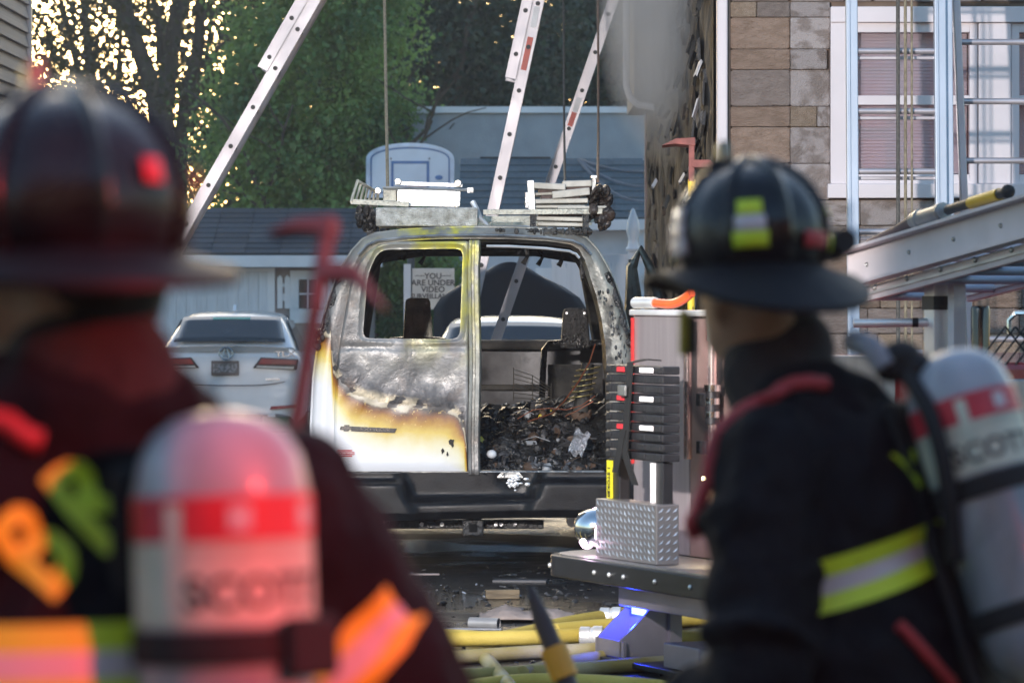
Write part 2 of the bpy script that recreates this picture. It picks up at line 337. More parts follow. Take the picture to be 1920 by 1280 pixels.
# ---------------------------------------------------------------- stone fronted row house on the right with a charred side wall
stone_cols = [mat('stone_%s' % n, c, rough=.9, col2=c2, scale=4, bump=.9, bscale=16, rnd=.12, lo=.4, hi=.62) for n, c, c2 in (
    ('brown', (.2, .138, .1), (.26, .185, .14)), ('tan', (.25, .185, .13), (.31, .235, .175)), ('grey', (.19, .15, .13), (.24, .195, .17)))]
stone_peeled = [mat('stone_peeled_%d' % i, (.22, .18, .16), rough=.9, col2=(.36, .315, .3), scale=1.5 + .7 * i, bump=.8, bscale=18, rnd=.1, lo=.44, hi=.56) for i in range(2)]
win_white = mat('window_white', (.68, .62, .63), rough=.5, var=.07, scale=1.5, bump=.08)
XS = 1.27; YF = 24.6
def row_house():
    t = thing('row_house', 'stone fronted row house with white window trim and soot blackened side wall', 'house', (XS, YF, 0))
    s = F / YF; X = lambda px: (px - 960) / s - XS; Z = lambda py: HC - (py - HY) / s
    mortar = mat('mortar', (.19, .14, .11), rough=.95, bump=.4)
    wx0, wz0, wz1 = X(1556), Z(372), Z(14)
    core = MB(); core.bb(.1, 5.5, .03, .3, 0, wz0); core.bb(.1, wx0, .03, .3, wz0, wz1); core.bb(.1, 5.5, .03, .3, wz1, 7.2)
    core.build('front_wall', mortar, t)
    fw = t
    z = .02; row = 0; me = bbox_mesh('stone_block', .04)
    xsplit = X(1481)
    while z < 3.78:
        h = random.choice((.1, .13, .16, .2, .23)); x = .105
        while x < 2.35:
            wd = random.choice((.16, .24, .32, .42, .5)) * random.uniform(.9, 1.1); xe = x + wd
            if abs(xe - xsplit) < .16 or (x < xsplit < xe): xe = xsplit
            if x < xsplit and xe > xsplit: xe = xsplit
            x2 = xe
            inw = z + h > wz0 + .0 and z < wz1
            if inw and x2 > wx0: x2 = wx0
            if x2 - x > .05 and not (inw and x >= wx0 - .03):
                hh = h
                pal = (stone_peeled if (x >= xsplit - .01 and z > 1.9 and random.random() < .72) else stone_cols)
                piece('stone', me, fw, ((x + x2) / 2, .02 - random.uniform(0, .016), z + hh / 2), (x2 - x - .005, .06 + random.uniform(0, .02), hh - .005), (0, random.uniform(-.006, .006), 0), random.choice(pal))
            x = xe
            if inw and x >= wx0: break
        z += h
    # corner board / downspout
    MB().bb(X(1343), X(1363), -.09, .02, 0, 7.2).build('corner_board', win_white, t, bev=.012)
    MB().bb(X(1363) + .001, .104, -.02, .1, 0, 7.2).build('corner_return', mortar, t)
    # window group
    wn_ = MB(); xr = 3.3
    wn_.bb(wx0, wx0 + .115, -.06, .06, wz0 + .09, wz1 - .1); wn_.bb(wx0, xr, -.07, .06, wz1 - .1, wz1); wn_.bb(wx0 - .02, xr, -.09, .06, wz0, wz0 + .09)
    wo = wn_.build('window', win_white, t, bev=.006)
    glass = bpy.data.materials.new('window_glass'); glass.use_nodes = True; nt = glass.node_tree; nt.nodes.remove(nt.nodes['Principled BSDF'])
    tr_, gl_, mx_ = _n(nt, 'ShaderNodeBsdfTransparent'), _n(nt, 'ShaderNodeBsdfGlossy'), _n(nt, 'ShaderNodeMixShader'); gl_.inputs['Roughness'].default_value = .2; mx_.inputs[0].default_value = .085; tr_.inputs[0].default_value = (.86, .84, .86, 1)
    nt.links.new(tr_.outputs[0], mx_.inputs[1]); nt.links.new(gl_.outputs[0], mx_.inputs[2]); nt.links.new(mx_.outputs[0], nt.nodes['Material Output'].inputs[0])
    slat = mat('blind_slat', (.75, .69, .71), rough=.6, var=.05)
    def sash(x0, x1, k):
        z0, z1 = wz0 + .09, wz1 - .1; zm = (z0 + z1) / 2 + .02
        f = MB()
        f.bb(x0, x0 + .05, -.03, .05, z0, z1); f.bb(x1 - .05, x1, -.03, .05, z0, z1); f.bb(x0 + .05, x1 - .05, -.03, .05, z1 - .06, z1); f.bb(x0 + .05, x1 - .05, -.03, .05, z0, z0 + .06); f.bb(x0 + .05, x1 - .05, -.032, .05, zm - .03, zm + .03)
        fo = f.build('frame', win_white, wo, bev=.004)
        for a, b in ((z0 + .06, zm - .03), (zm + .03, z1 - .06)): MB().bb(x0 + .05, x1 - .05, .0, .006, a, b).build('pane', glass, wo)
        bl = MB(); zz = z0 + .08
        while zz < z1 - .07: bl.box(((x0 + x1) / 2, .09, zz), (x1 - x0 - .11, .028, .0018), (R(58), 0, 0)); zz += .021
        stuff(bl.build('blind_slats', slat, wo))
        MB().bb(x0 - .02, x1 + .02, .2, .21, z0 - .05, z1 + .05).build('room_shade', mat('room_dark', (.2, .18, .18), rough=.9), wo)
    sash(X(1590), X(1832), 0); sash(X(1895), X(2100), 1)
    MB().bb(X(1832) + .004, X(1895) - .004, -.05, .055, wz0 + .092, wz1 - .102).build('mullion', win_white, wo, bev=.006)
    # charred side wall: uneven burnt cladding strips
    ch = mat('charred_cladding', (.006, .006, .0065), rough=.8, col2=(.085, .083, .08), scale=2.6, detail=9, stretch=(1, 1.5, .6), bump=1, bscale=9, lo=.38, hi=.7, spec=.08)
    sw = MB(); L_ = 11.8
    ny, nz = 90, 60; P = []
    for j in range(nz + 1):
        zz = 7.2 * j / nz; row = []
        for i in range(ny + 1):
            y = L_ * i / ny; x = -.02 + .028 * smooth_noise(y * 2.2, zz * 1.4, 2) + .02 * smooth_noise(y * 7, zz * 3.1, 5) + (.014 if (int(zz / .19) + int(y / .5)) % 3 == 0 else 0)
            row.append((x if y > .05 else 0.0, y + .02, zz))
        P.append(row)
    sw.grid(P); sw.build('side_wall', ch, t)
    core2 = MB().bb(.06, 5.4, .31, L_, 0, 7.15).build('wall_core', mortar, t)
    # flakes of peeled cladding still hanging on
    fl = mat('peeled_flake', (.55, .53, .55), rough=.6, var=.1)
    for k in range(34):
        y = random.uniform(.2, 5) if k % 2 else random.uniform(.2, 9); zz = random.uniform(1.9, 3.6); a = random.uniform(.02, .07); b = random.uniform(.05, .16)
        f = MB(); P = [[(-.045 - .012 * math.sin(i * 1.3 + k) - .012 * j, y + a * (i - 1) * (1 + .3 * math.sin(k + j)), zz + b * (.5 - j / 3) + .015 * math.sin(i * 2 + k)) for i in range(4)] for j in range(4)]
        f.grid(P); f.build('flake', fl if random.random() < .12 else ch, t, solid=.005)
    bc = bpy.data.meshes.new('burnt_shake'); rr_ = random.Random(3)
    mb_ = MB(); mb_.add([(0, -.5, -.5), (0, .42, -.46), (0, .5, .1), (0, .36, .5), (0, -.2, .44), (0, -.46, .5), (-1, -.42, -.42), (-.7, .4, -.4), (-1, .42, .1), (-.5, .3, .44), (-.8, -.2, .4), (-.6, -.42, .42)], [(6, 7, 8, 9, 10, 11)] + [(i, (i + 1) % 6, (i + 1) % 6 + 6, i + 6) for i in range(6)]); tmp = mb_.build('burnt_shake', ch); bc = tmp.data; bpy.data.objects.remove(tmp)
    ch2 = mat('burnt_shake_brown', (.02, .016, .014), rough=.8, col2=(.1, .07, .055), scale=6, bump=.6, spec=.08, rnd=.4); ch3 = mat('burnt_shake_ash', (.06, .06, .06), rough=.85, col2=(.2, .19, .19), scale=7, bump=.6, spec=.08, rnd=.4)
    for k in range(260):
        y = rr_.uniform(.15, 1.0) ** 1.6 * 11; zz = rr_.uniform(.9, 5.2)
        piece('burnt_shake', bc, t, (-.03, y, zz), (rr_.uniform(.008, .026), rr_.uniform(.15, .5), rr_.uniform(.08, .2)), (rr_.uniform(-.15, .15), rr_.uniform(-.12, .12), rr_.uniform(-.06, .06)), rr_.choice((ch, ch, ch2, ch3)))
    MB().bb(-.03, .05, L_ + .021, L_ + .12, 0, 7.2).build('rear_corner_board', mat('scorched_trim', (.22, .14, .14), rough=.7, col2=(.3, .24, .24)), t)
    # projecting bay at the rear with its downspout
    y0 = 9.6; bz = HC - (196 - HY) / F * (YF + y0)
    MB().bb(-.2, -.045, y0, L_ - .1, bz, 7.2).build('bay', mat('bay_siding', (.09, .092, .095), rough=.8, var=.2, scale=3, bump=.4), t)
    xd = (1174 - 960) / F * (YF + y0) - XS
    MB().tube([(xd, y0 - .06, 7.0), (xd, y0 - .06, bz + .16), (xd + .03, y0 - .06, bz + .06), (xd + .1, y0 - .06, bz - .005), (xd + .25, y0 - .06, bz - .03)], .03, 8).build('downspout', white_paint, t, smooth=True)
    MB().bb(-.1, 5.5, -.1, L_ + .1, 7.21, 7.4).build('roof', mortar, t)
row_house()

# clapboard house at the far left
def clapboard_house():
    x = -3.9; t = thing('clapboard_house', 'grey clapboard house wall with metal corner strip', 'house', (x, 24, 0))
    cl = mat('clapboard', (.3, .26, .25), rough=.7, var=.15, scale=8, stretch=(1, .3, 3), bump=.25, rnd=.08)
    MB().bb(-4, -.03, 0, 7.4, 0, 8).build('wall_core', cl, t)
    z = 0
    while z < 7.9:
        piece('clapboard', UNIT, t, (-.004, 3.7, z + .06), (.022, 7.4, .13), (0, R(-14), 0), cl); z += .115
    MB().bb(-.04, .035, 7.4, 7.46, 0, 8).build('corner_strip', mat('corner_metal', (.5, .46, .46), rough=.5, metal=.3), t, bev=.005)
    MB().bb(-4.1, .2, -.2, 7.7, 8.001, 8.2).build('roof', shingle, t)
clapboard_house()

# ---------------------------------------------------------------- row of brick houses across the street, behind the camera
def street_row():
    bk = [mat('brick_%d' % i, c, rough=.9, var=.2, scale=9, bump=.4, bscale=40) for i, c in enumerate(((.16, .07, .05), (.2, .15, .11), (.13, .08, .07)))]
    for i in range(4):
        x0 = -15 + i * 7.6; hgt = 8.2 + .5 * (i % 2)
        t = thing('terraced_house', ('red brick house', 'tan brick house', 'dark brick house', 'plum brick house')[i] + ' with four windows across the street', 'house', (x0, -9, 0), 0, 'houses across the street')
        MB().bb(0, 7.5, -5, 0, 0, hgt).build('wall', bk[i % 3], t); MB().bb(-.02, 7.52, -5.1, .25, hgt + .002, hgt + .3).build('roof', shingle, t)
        for wx in (1.2, 4.6):
            for wz in (1.1, 4.6):
                f = MB().bb(wx, wx + 1.4, .002, .06, wz, wz + 1.7).build('window', white_paint, t, bev=.01); MB().bb(wx + .1, wx + 1.3, .062, .07, wz + .1, wz + 1.6).build('pane', dark_glass, f)
        d = MB().bb(3.0, 4.0, .002, .08, .02, 2.2).build('door', mat('door_dark', (.05, .03, .03), rough=.5), t); MB().ell((3.9, .1, 1.05), .03, 8, 6).build('handle', bare_brass, d)
bare_brass = mat('brass', (.5, .38, .15), rough=.3, metal=1)
street_row()
# ================================================================== TREES
bark = mat('bark', (.045, .035, .028), rough=.95, col2=(.1, .08, .06), scale=6, stretch=(1, 1, .2), bump=.8, bscale=14)
def leaf_mat(name, c1, c2, tr):
    m = mat(name, c1, rough=.55, col2=c2, scale=1.1, detail=3, lo=.38, hi=.62); nt = m.node_tree; b = nt.nodes['Principled BSDF']; out = nt.nodes['Material Output']
    rp = [n for n in nt.nodes if n.type == 'VALTORGB'][0]
    t = _n(nt, 'ShaderNodeBsdfTranslucent'); mx = _n(nt, 'ShaderNodeMixShader'); mx.inputs[0].default_value = tr
    nt.links.new(rp.outputs[0], t.inputs[0]); nt.links.new(b.outputs[0], mx.inputs[1]); nt.links.new(t.outputs[0], mx.inputs[2]); nt.links.new(mx.outputs[0], out.inputs[0]); return m
leaf_dark = leaf_mat('leaf_dark', (.03, .05, .032), (.05, .08, .042), .3)
leaf_mid = leaf_mat('leaf_mid', (.06, .14, .05), (.2, .32, .08), .4)
leaf_back = leaf_mat('leaf_back', (.03, .035, .012), (.06, .06, .02), .35)

def leaves(name, clumps, per, spread, size, m, parent, seed):
    g = np.random.default_rng(seed); C = np.repeat(np.array(clumps), per, axis=0); n = len(C)
    P = C[:, :3] + g.normal(size=(n, 3)) * spread * C[:, 3:4]
    d = g.normal(size=(n, 3)); d[:, 2] -= .5; d /= np.linalg.norm(d, axis=1, keepdims=True)
    e = np.cross(d, g.normal(size=(n, 3))); e /= np.linalg.norm(e, axis=1, keepdims=True)
    nn = np.cross(d, e); L_ = size * g.uniform(.6, 1.3, (n, 1)); Wd = L_ * .3
    V = np.stack([P, P + d * L_ * .5 + e * Wd + nn * L_ * .08, P + d * L_, P + d * L_ * .5 - e * Wd + nn * L_ * .08], axis=1).reshape(-1, 3)
    return fast_mesh(name, V, np.arange(4 * n).reshape(n, 4), m, parent)

def branchy(mb, p, d, r, length, depth, g, tips):
    pts = [Vector(p)]; rs = [r]; q = Vector(p); d = Vector(d).normalized()
    for i in range(4):
        d = (d + Vector(g.normal(size=3)) * .16 + Vector((0, 0, .05))).normalized(); q = q + d * length / 4; pts.append(q.copy()); rs.append(r * (1 - .13 * (i + 1)))
        if depth <= 1: tips.append(tuple(q))
    mb.tube(pts, rs, 7 if depth > 1 else 5)
    if depth > 0:
        for k in range(3 if depth > 1 else 2):
            b = pts[2 + (k % 3)]; nd = (d + Vector(g.normal(size=3)) * .75).normalized(); branchy(mb, b, nd, r * .5, length * .68, depth - 1, g, tips)

def tree(name, label, x, y, trunk_h, r, crown_c, crown_r, n_clumps, per, size, lm, seed, limbs=None, hollow=.25, spread=.34, group='trees behind the yard', flat=None):
    g = np.random.default_rng(seed); t = thing(name, label, 'tree', (x, y, 0), 0, group)
    mb = MB(); tips = []
    if limbs:
        for L_ in limbs: mb.tube([Vector(p) for p, _ in L_], [q for _, q in L_], 9); tips += [tuple(p) for p, _ in L_[2:]]
    else:
        mb.tube([(0, 0, -.1), (.03, 0, trunk_h * .5), (0, .05, trunk_h)], [r * 1.25, r, r * .8], 9)
        for k in range(5):
            a = k * 1.26 + g.uniform(0, .6); branchy(mb, (0, .05, trunk_h * g.uniform(.75, 1)), (math.cos(a), math.sin(a), g.uniform(.6, 1.4)), r * .5, crown_r[2] * .7, 2, g, tips)
    mb.build('trunk', bark, t, smooth=True)
    cl = []
    while len(cl) < n_clumps:
        v = g.uniform(-1, 1, 3); rr = np.linalg.norm(v)
        if rr > 1 or rr < hollow: continue
        # lumpy outline
        k = .82 + .3 * smooth_noise(v[0] * 3.1, v[2] * 3.7 + v[1] * 2, seed)
        if rr > k: continue
        cl.append((crown_c[0] + v[0] * crown_r[0], crown_c[1] + v[1] * crown_r[1], crown_c[2] + v[2] * crown_r[2], g.uniform(.55, 1.25)))
    leaves('crown', cl, per, spread, size, lm, t, seed + 100)
    return t
V_ = Vector
# open crowned tree with the forked trunk in front of the bright sky
def px2(px, py, d, x0): return ((px - 960) / F * d - x0, 0, HC - (py - HY) / F * d)
d0 = 64.0; x0 = (300 - 960) / F * d0
lim = [
 [(V_((.1, 0, -.1)), .3), (V_(px2(306, 420, d0, x0)), .26), (V_(px2(303, 235, d0, x0)), .22), (V_(px2(290, 175, d0, x0)), .16), (V_(px2(262, 100, d0, x0)), .14), (V_(px2(240, 30, d0, x0)), .12), (V_(px2(215, -80, d0, x0)) + V_((0, .5, 0)), .09), (V_(px2(150, -300, d0, x0)) + V_((0, 1, 0)), .03)],
 [(V_(px2(304, 240, d0, x0)), .17), (V_(px2(312, 160, d0, x0)), .15), (V_(px2(322, 80, d0, x0)), .14), (V_(px2(338, -20, d0, x0)), .11), (V_(px2(360, -200, d0, x0)), .06), (V_(px2(380, -420, d0, x0)), .02)],
 [(V_(px2(335, 400, d0, x0)), .12), (V_(px2(340, 250, d0, x0)), .12), (V_(px2(350, 170, d0, x0)), .11), (V_(px2(372, 90, d0, x0)), .1), (V_(px2(378, -20, d0, x0)), .08), (V_(px2(420, -300, d0, x0)), .02)],
 [(V_(px2(300, 120, d0, x0)), .07), (V_(px2(298, 60, d0, x0)), .06), (V_(px2(285, -20, d0, x0)), .05), (V_(px2(270, -160, d0, x0)), .02)],
 [(V_(px2(270, 270, d0, x0)), .05), (V_(px2(235, 180, d0, x0)), .045), (V_(px2(180, 120, d0, x0)), .04), (V_(px2(90, 70, d0, x0)), .02)],
 [(V_(px2(350, 150, d0, x0)), .05), (V_(px2(390, 110, d0, x0)), .045), (V_(px2(430, 70, d0, x0)), .03), (V_(px2(480, 30, d0, x0)), .02)]]
tree('forked_tree', 'open crowned tree with forked trunk against the glowing evening sky', x0, d0, 5, .3, (-.2, 0, 6.2), (3.4, 2.2, 3.6), 190, 62, .12, leaf_back, 3, limbs=lim, hollow=0, spread=.22)
d1 = 70.0; x1_ = (175 - 960) / F * d1
lim2 = [
 [(V_((0, 0, -.1)), .2), (V_(px2(182, 420, d1, x1_)), .17), (V_(px2(180, 240, d1, x1_)), .14), (V_(px2(168, 130, d1, x1_)), .1), (V_(px2(160, 40, d1, x1_)), .08), (V_(px2(150, -120, d1, x1_)), .03)],
 [(V_(px2(178, 210, d1, x1_)), .08), (V_(px2(150, 150, d1, x1_)), .07), (V_(px2(130, 60, d1, x1_)), .06), (V_(px2(105, -30, d1, x1_)), .03)],
 [(V_(px2(178, 260, d1, x1_)), .06), (V_(px2(215, 190, d1, x1_)), .05), (V_(px2(225, 90, d1, x1_)), .04), (V_(px2(235, -60, d1, x1_)), .02)],
 [(V_(px2(170, 160, d1, x1_)), .05), (V_(px2(120, 120, d1, x1_)), .04), (V_(px2(60, 55, d1, x1_)), .02)]]
tree('slender_tree', 'slender dark tree beside the forked one with thin leaning branches', x1_, d1, 5, .2, (-.2, 0, 5.4), (2.6, 2, 3.4), 120, 60, .12, leaf_back, 5, limbs=lim2, hollow=0, spread=.22)
# fresh green tree over the garage
tree('green_tree', 'bushy fresh green tree rising behind the garage roof', -2.75, 57.5, 2.2, .14, (-.1, 0, 4.6), (1.75, 1.3, 3.2), 330, 120, .1, leaf_mid, 11, spread=.2)
tree('green_tree', 'low spreading green tree with pale lower leaves beside the forked tree', -4.25, 59.3, 1.8, .1, (0, 0, 3.0), (1.2, 1.2, 1.9), 80, 70, .1, leaf_mid, 13, spread=.26)
# dark trees behind
for i, (px, d, rx, rz, lab) in enumerate((
    (600, 76, 3.0, 6, 'tall dark tree behind the fresh green one'), (830, 72, 2.6, 5.6, 'dense dark tree between the green tree and the tall ladders'),
    (1010, 80, 2.9, 6, 'dense dark tree rising over the flat roofed building'), (1180, 77, 2.2, 5.5, 'dense dark tree behind the charred wall and downspout'))):
    tree('dark_tree', lab, (px - 960) / F * d, d, 3.5, .25, (0, 0, 5.3), (rx, 2.2, rz), 430, 75, .15, leaf_dark, 21 + i, spread=.38)
# ================================================================== BURNT VAN
def burn_paint():
    "white van paint that fades through yellow and brown scorch into bare burnt steel above a wavering line (line given per local x)"
    m = bpy.data.materials.new('scorched_van_paint'); m.use_nodes = True; nt = m.node_tree; b = nt.nodes['Principled BSDF']; L_ = nt.links.new
    tc = _n(nt, 'ShaderNodeTexCoord'); sp = _n(nt, 'ShaderNodeSeparateXYZ'); L_(tc.outputs['Object'], sp.inputs[0])
    def noise(scale, detail=6, stretch=(1, 1, 1), rough=.55):
        mp = _n(nt, 'ShaderNodeMapping'); mp.inputs['Scale'].default_value = stretch; L_(tc.outputs['Object'], mp.inputs[0])
        n = _n(nt, 'ShaderNodeTexNoise'); n.inputs['Scale'].default_value = scale; n.inputs['Detail'].default_value = detail; n.inputs['Roughness'].default_value = rough; L_(mp.outputs[0], n.inputs['Vector']); return n.outputs['Fac']
    def M_(op, a, c=None, clamp=False):
        n = _n(nt, 'ShaderNodeMath', operation=op); n.use_clamp = clamp
        for i, q in enumerate((a, c)):
            if q is None: continue
            if isinstance(q, (int, float)): n.inputs[i].default_value = q
            else: L_(q, n.inputs[i])
        return n.outputs[0]
    def ramp(fac, stops, interp='LINEAR'):
        r = _n(nt, 'ShaderNodeValToRGB'); r.color_ramp.interpolation = interp; e = r.color_ramp.elements
        while len(e) < len(stops): e.new(.5)
        for k, (p, c) in zip(e, stops): k.position = p; k.color = (*c, 1) if len(c) == 3 else c
        L_(fac, r.inputs[0]); return r.outputs[0]
    def mix(f, a, c):
        n = _n(nt, 'ShaderNodeMix', data_type='RGBA')
        for i, q in ((0, f), (6, a), (7, c)):
            if isinstance(q, tuple): n.inputs[i].default_value = (*q, 1)
            elif isinstance(q, (int, float)): n.inputs[i].default_value = q
            else: L_(q, n.inputs[i])
        return n.outputs[2]
    # burn line zb(x)/2 : x from -1.05..1.05 -> 0..1
    u = M_('DIVIDE', M_('ADD', sp.outputs[0], 1.05), 2.1)
    tab = [(-1.05, 1.50), (-.885, 1.45), (-.872, 1.24), (-.82, 1.16), (-.755, 1.105), (-.62, 1.035), (-.49, 1.01), (-.295, 1.0), (-.16, .99), (-.1, .945), (-.066, .89), (-.047, .73), (-.03, .2)]
    zb = ramp(u, [((x + 1.05) / 2.1, (z / 2,) * 3) for x, z in tab] + [(1, (.1,) * 3)])
    zb = M_('MULTIPLY', zb, 2.)
    wob = M_('MULTIPLY', M_('SUBTRACT', noise(9, 5), .5), .11)
    s = M_('ADD', M_('SUBTRACT', sp.outputs[2], zb), wob)
    t = M_('DIVIDE', M_('ADD', s, .4), 1.2, True)
    k = lambda q: (q + .4) / 1.2
    col = ramp(t, [(k(-.33), (.74, .74, .75)), (k(-.22), (.72, .67, .45)), (k(-.14), (.64, .46, .08)), (k(-.08), (.42, .21, .014)), (k(-.042), (.22, .075, .01)), (k(-.015), (.07, .028, .012)),
                   (k(.0), (.022, .02, .02)), (k(.05), (.04, .04, .042)), (k(.1), (.09, .09, .095)), (k(.22), (.24, .235, .225)), (k(.42), (.3, .29, .28)), (k(.6), (.34, .33, .3)), (1, (.3, .3, .27))])
    # blistered cream flakes just above the burn line
    band = ramp(M_('DIVIDE', M_('ADD', s, .06), .2, True), [(0, (0, 0, 0)), (.22, (0, 0, 0)), (.3, (1, 1, 1)), (.5, (.9, .9, .9)), (.72, (0, 0, 0)), (1, (0, 0, 0))])
    fl = ramp(noise(6.5, 2.5, (1, 1, 1.5)), [(.5, (0, 0, 0)), (.515, (1, 1, 1))])
    fmask = M_('MULTIPLY', band, fl, True)
    col = mix(fmask, col, (.42, .36, .25))
    # blister specks below the line
    bl = ramp(noise(38, 2), [(.62, (0, 0, 0)), (.68, (1, 1, 1))])
    bb_ = ramp(M_('DIVIDE', M_('ADD', s, .13), .14, True), [(0, (0, 0, 0)), (.45, (1, 1, 1)), (.8, (1, 1, 1)), (1, (0, 0, 0))])
    col = mix(M_('MULTIPLY', M_('MULTIPLY', bl, bb_), .6), col, (.75, .5, .15))
    burnt = M_('GREATER_THAN', s, .02)
    # soot clouds, drip streaks, pale ash, sulphur yellow on the frames
    soot = ramp(noise(3.2, 8, (1, 1, .55)), [(.36, (.42, .42, .43)), (.56, (1, 1, 1)), (.72, (1.0, .98, .92))])
    n1 = _n(nt, 'ShaderNodeMix', data_type='RGBA', blend_type='MULTIPLY'); L_(burnt, n1.inputs[0]); L_(col, n1.inputs[6]); L_(soot, n1.inputs[7]); col = n1.outputs[2]
    rust = M_('MULTIPLY', ramp(noise(4.3, 6), [(.55, (0, 0, 0)), (.7, (1, 1, 1))]), M_('MULTIPLY', burnt, .45))
    col = mix(rust, col, (.17, .1, .06))
    hi_ = ramp(M_('DIVIDE', sp.outputs[2], 2.2, True), [(.56, (0, 0, 0)), (.7, (.5, .5, .5)), (.9, (1, 1, 1))])
    ctr = ramp(u, [(.16, (0, 0, 0)), (.3, (.6, .6, .6)), (.48, (1, 1, 1)), (.53, (.55, .55, .55)), (.56, (.0, .0, .0)), (1, (.04, .04, .04))])
    yel = M_('MULTIPLY', M_('MULTIPLY', hi_, ctr), ramp(noise(5, 5, (1, 1, .6)), [(.47, (0, 0, 0)), (.6, (1, 1, 1))]))
    col = mix(M_('MULTIPLY', yel, burnt), col, (.6, .55, .05))
    right = ramp(u, [(.52, (0, 0, 0)), (.6, (1, 1, 1))])
    blk = M_('MULTIPLY', M_('MULTIPLY', right, ramp(noise(4.5, 7, (1, 1, .5)), [(.5, (0, 0, 0)), (.58, (1, 1, 1))])), .85)
    col = mix(blk, col, (.012, .012, .012))
    L_(col, b.inputs['Base Color'])
    L_(M_('MULTIPLY', burnt, .35), b.inputs['Metallic'])
    rr = ramp(noise(14, 5), [(.3, (.3,) * 3), (.7, (.65,) * 3)])
    L_(mix(burnt, (.35, .35, .35), rr), b.inputs['Roughness'])
    bu = _n(nt, 'ShaderNodeBump'); bu.inputs['Distance'].default_value = .012
    L_(M_('ADD', M_('MULTIPLY', burnt, .3), .03), bu.inputs['Strength']); L_(M_('ADD', noise(45, 6), M_('MULTIPLY', fmask, .35)), bu.inputs['Height']); L_(bu.outputs[0], b.inputs['Normal'])
    return m
BURN = burn_paint()
char_black = mat('char_black', (.006, .006, .006), rough=.35, col2=(.03, .03, .03), scale=9, bump=.9, bscale=40, rvar=.25)
char_int = mat('charred_interior', (.015, .015, .015), rough=.75, col2=(.085, .08, .07), scale=5, bump=.6, bscale=20, lo=.4, hi=.7)
bare_steel = mat('bare_steel', (.2, .2, .2), rough=.35, metal=.75, col2=(.42, .42, .4), scale=5, bump=.35, bscale=28, rvar=.15)
ash_steel = mat('ash_steel', (.3, .3, .26), rough=.5, metal=.5, col2=(.62, .6, .5), scale=9, bump=.5, bscale=60, rvar=.15)
bright_alu = mat('bright_aluminium', (.6, .6, .58), rough=.38, metal=.6, col2=(.8, .8, .8), scale=4, bump=.1, rvar=.1)
black_plastic = mat('black_plastic', (.006, .0065, .008), rough=.38, col2=(.012, .0125, .014), scale=12, bump=.08, bscale=110, spec=.2, rvar=.1)
rubber = mat('rubber', (.012, .012, .012), rough=.8, bump=.3)
VX, VY = (890 - 960) / 305.0, 24.0
def vx(px): return (px - 890) / 305.0
def vz(py, k=1.): return HC - (py - HY) / 305.0 * k
PROF = [(.42, .965), (.62, 1.0), (.9, 1.007), (1.2, .992), (1.42, .962), (1.6, .92), (1.75, .872), (1.88, .815), (1.98, .755), (2.05, .69), (2.085, .61), (2.105, .45), (2.118, .22), (2.12, 0)]
def prof_pts():
    "dense outline (x,z) from left sill over the roof to the right sill"
    half = []
    for (z0, x0), (z1, x1) in zip(PROF[:-1], PROF[1:]):
        n = 4 if z0 < 1.6 else 3
        for i in range(n): t = i / n; half.append((x0 + (x1 - x0) * t, z0 + (z1 - z0) * t))
    return [(-x, z) for x, z in half] + [(0, 2.12)] + [(x, z) for x, z in reversed(half)]
def inset(pts, dfun):
    out = []; n = len(pts)
    for i, (x, z) in enumerate(pts):
        a = pts[max(0, i - 2)]; c = pts[min(n - 1, i + 2)]; tx, tz = c[0] - a[0], c[1] - a[1]; l = math.hypot(tx, tz); nx, nz = tz / l, -tx / l
        d = dfun(x, z); out.append((x + nx * d, z + nz * d))
    return out
